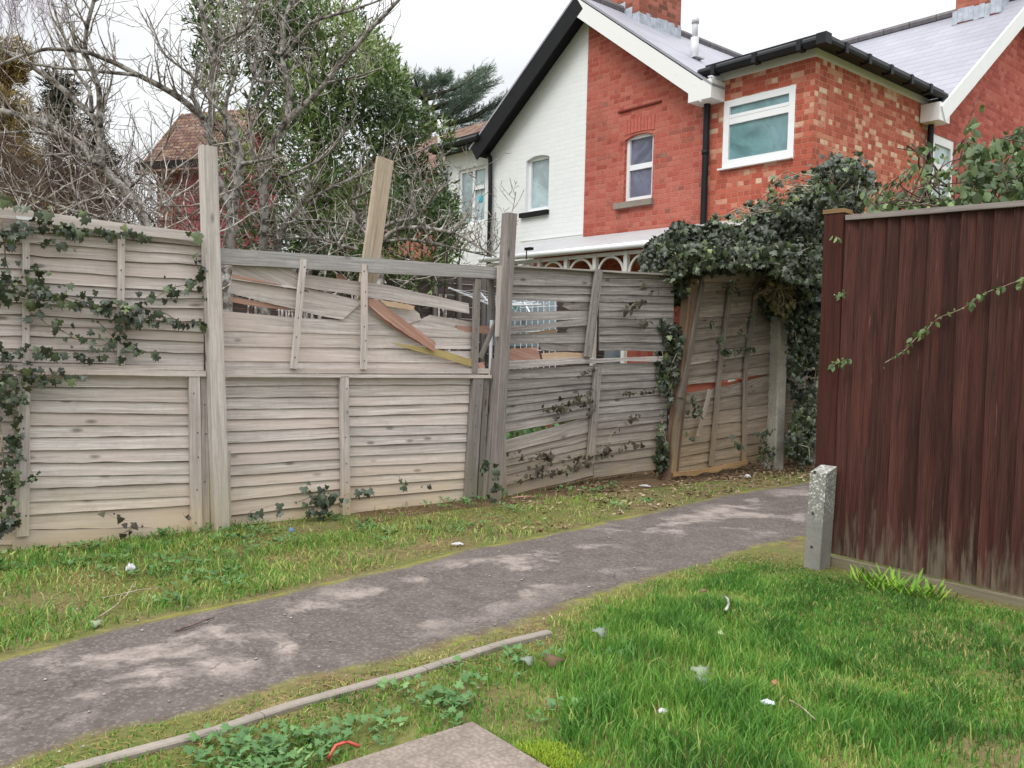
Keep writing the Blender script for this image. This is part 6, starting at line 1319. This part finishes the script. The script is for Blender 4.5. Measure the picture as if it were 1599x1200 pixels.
def fleaf(px, s_, t_, label, ang, z=.045, tmpl=OVAL, mat=L_DEAD):
    c = gnd(*px); o = leaves('fallen_leaf', tmpl, np.array([[c.x, c.y, z]]), np.array([[math.cos(ang), math.sin(ang), .15]]), np.array([[.2, -.35, 1.]]), [s_], np.array([t_]), mat); md = o.modifiers.new('thick', 'SOLIDIFY'); md.thickness = .0008; return tag(o, label, 'leaf', 'large fallen leaves on the lawn')
L_PL = leafmat('pale_fallen_leaf', [(0, c3(108, 118, 110)), (.5, c3(140, 150, 118)), (1, c3(176, 184, 146))], .7, .2)
fleaf((1086, 1072), .065, .3, 'pale green upturned leaf in the lawn, left one of a pair', .5, .05, IVY, L_PL); fleaf((1102, 1084), .055, .1, 'grey-green leaf in the lawn, right one of a pair', 2.6, .045, IVY, L_PL)
fleaf((933, 1008), .06, .0, 'bluish grey leaf in the grass just right of the kerb end', .9, .05, IVY, L_PL); fleaf((820, 1050), .05, .0, 'small bluish leaf in grass left of a dark one', .9, .04, IVY, L_PL)
fleaf((872, 1052), .075, .0, 'dark brown curled leaf in grass below the kerb end', 2.4, .045, IVY); fleaf((1126, 1012), .045, .9, 'pale leaf standing up in the middle of the lawn', 1.4, .05, OVAL, L_PL)
fleaf((1208, 1088), .04, .45, 'small orange brown leaf in the lawn near the grey film', 1.1, .04, OVAL, simple('orange_brown_leaf', c3(150, 104, 74), .7)); fleaf((143, 982), .05, .4, 'yellowish pale leaf at the left path edge', .8, .02, IVY, L_PL); fleaf((1092, 936), .04, .3, 'small tan leaf on the lawn just below the path edge', .2, .04)
def stick(label, px0, px1, r, z0=.02, bend=.02, mat=BK_BROWN):
    a, b = gnd(*px0), gnd(*px1); q = MB(); m_ = (a+b)/2+Vector((bend, bend, 0)); q.tube([a+Z*z0, a.lerp(m_, .5)+Z*z0+Vector((bend*.4, 0, .004)), m_+Z*(z0+.006), b+Z*z0], [r, r, r*.9, r*.6], 6); return tag(q.build('fallen_twig', mat, None, True), label, 'twig', 'fallen twigs')
stick('thin brown twig lying on the asphalt', (273, 990), (335, 969), .004, .012); stick('long pale stem trailing from the verge over the path edge', (148, 980), (212, 915), .003, .03, .03, BK_IVY)
stick('curved grey twig standing in the lawn left of centre', (1133, 971), (1128, 945), .006, .05, .02, BK_TWIG); stick('straight straw coloured stem in the lawn, lower right', (1232, 1118), (1273, 1150), .003, .05, .0, BK_IVY)
stick('thin pink split stick on bare soil right of the old post', (800, 782), (836, 780), .006, .02, .01, W_RED); stick('thin dry stick near the far fence foot', (1160, 745), (1215, 735), .005, .02, .02)
stick('long pale dry stem lying on the far left verge', (160, 945), (250, 928), .003, .03, .02, BK_IVY)
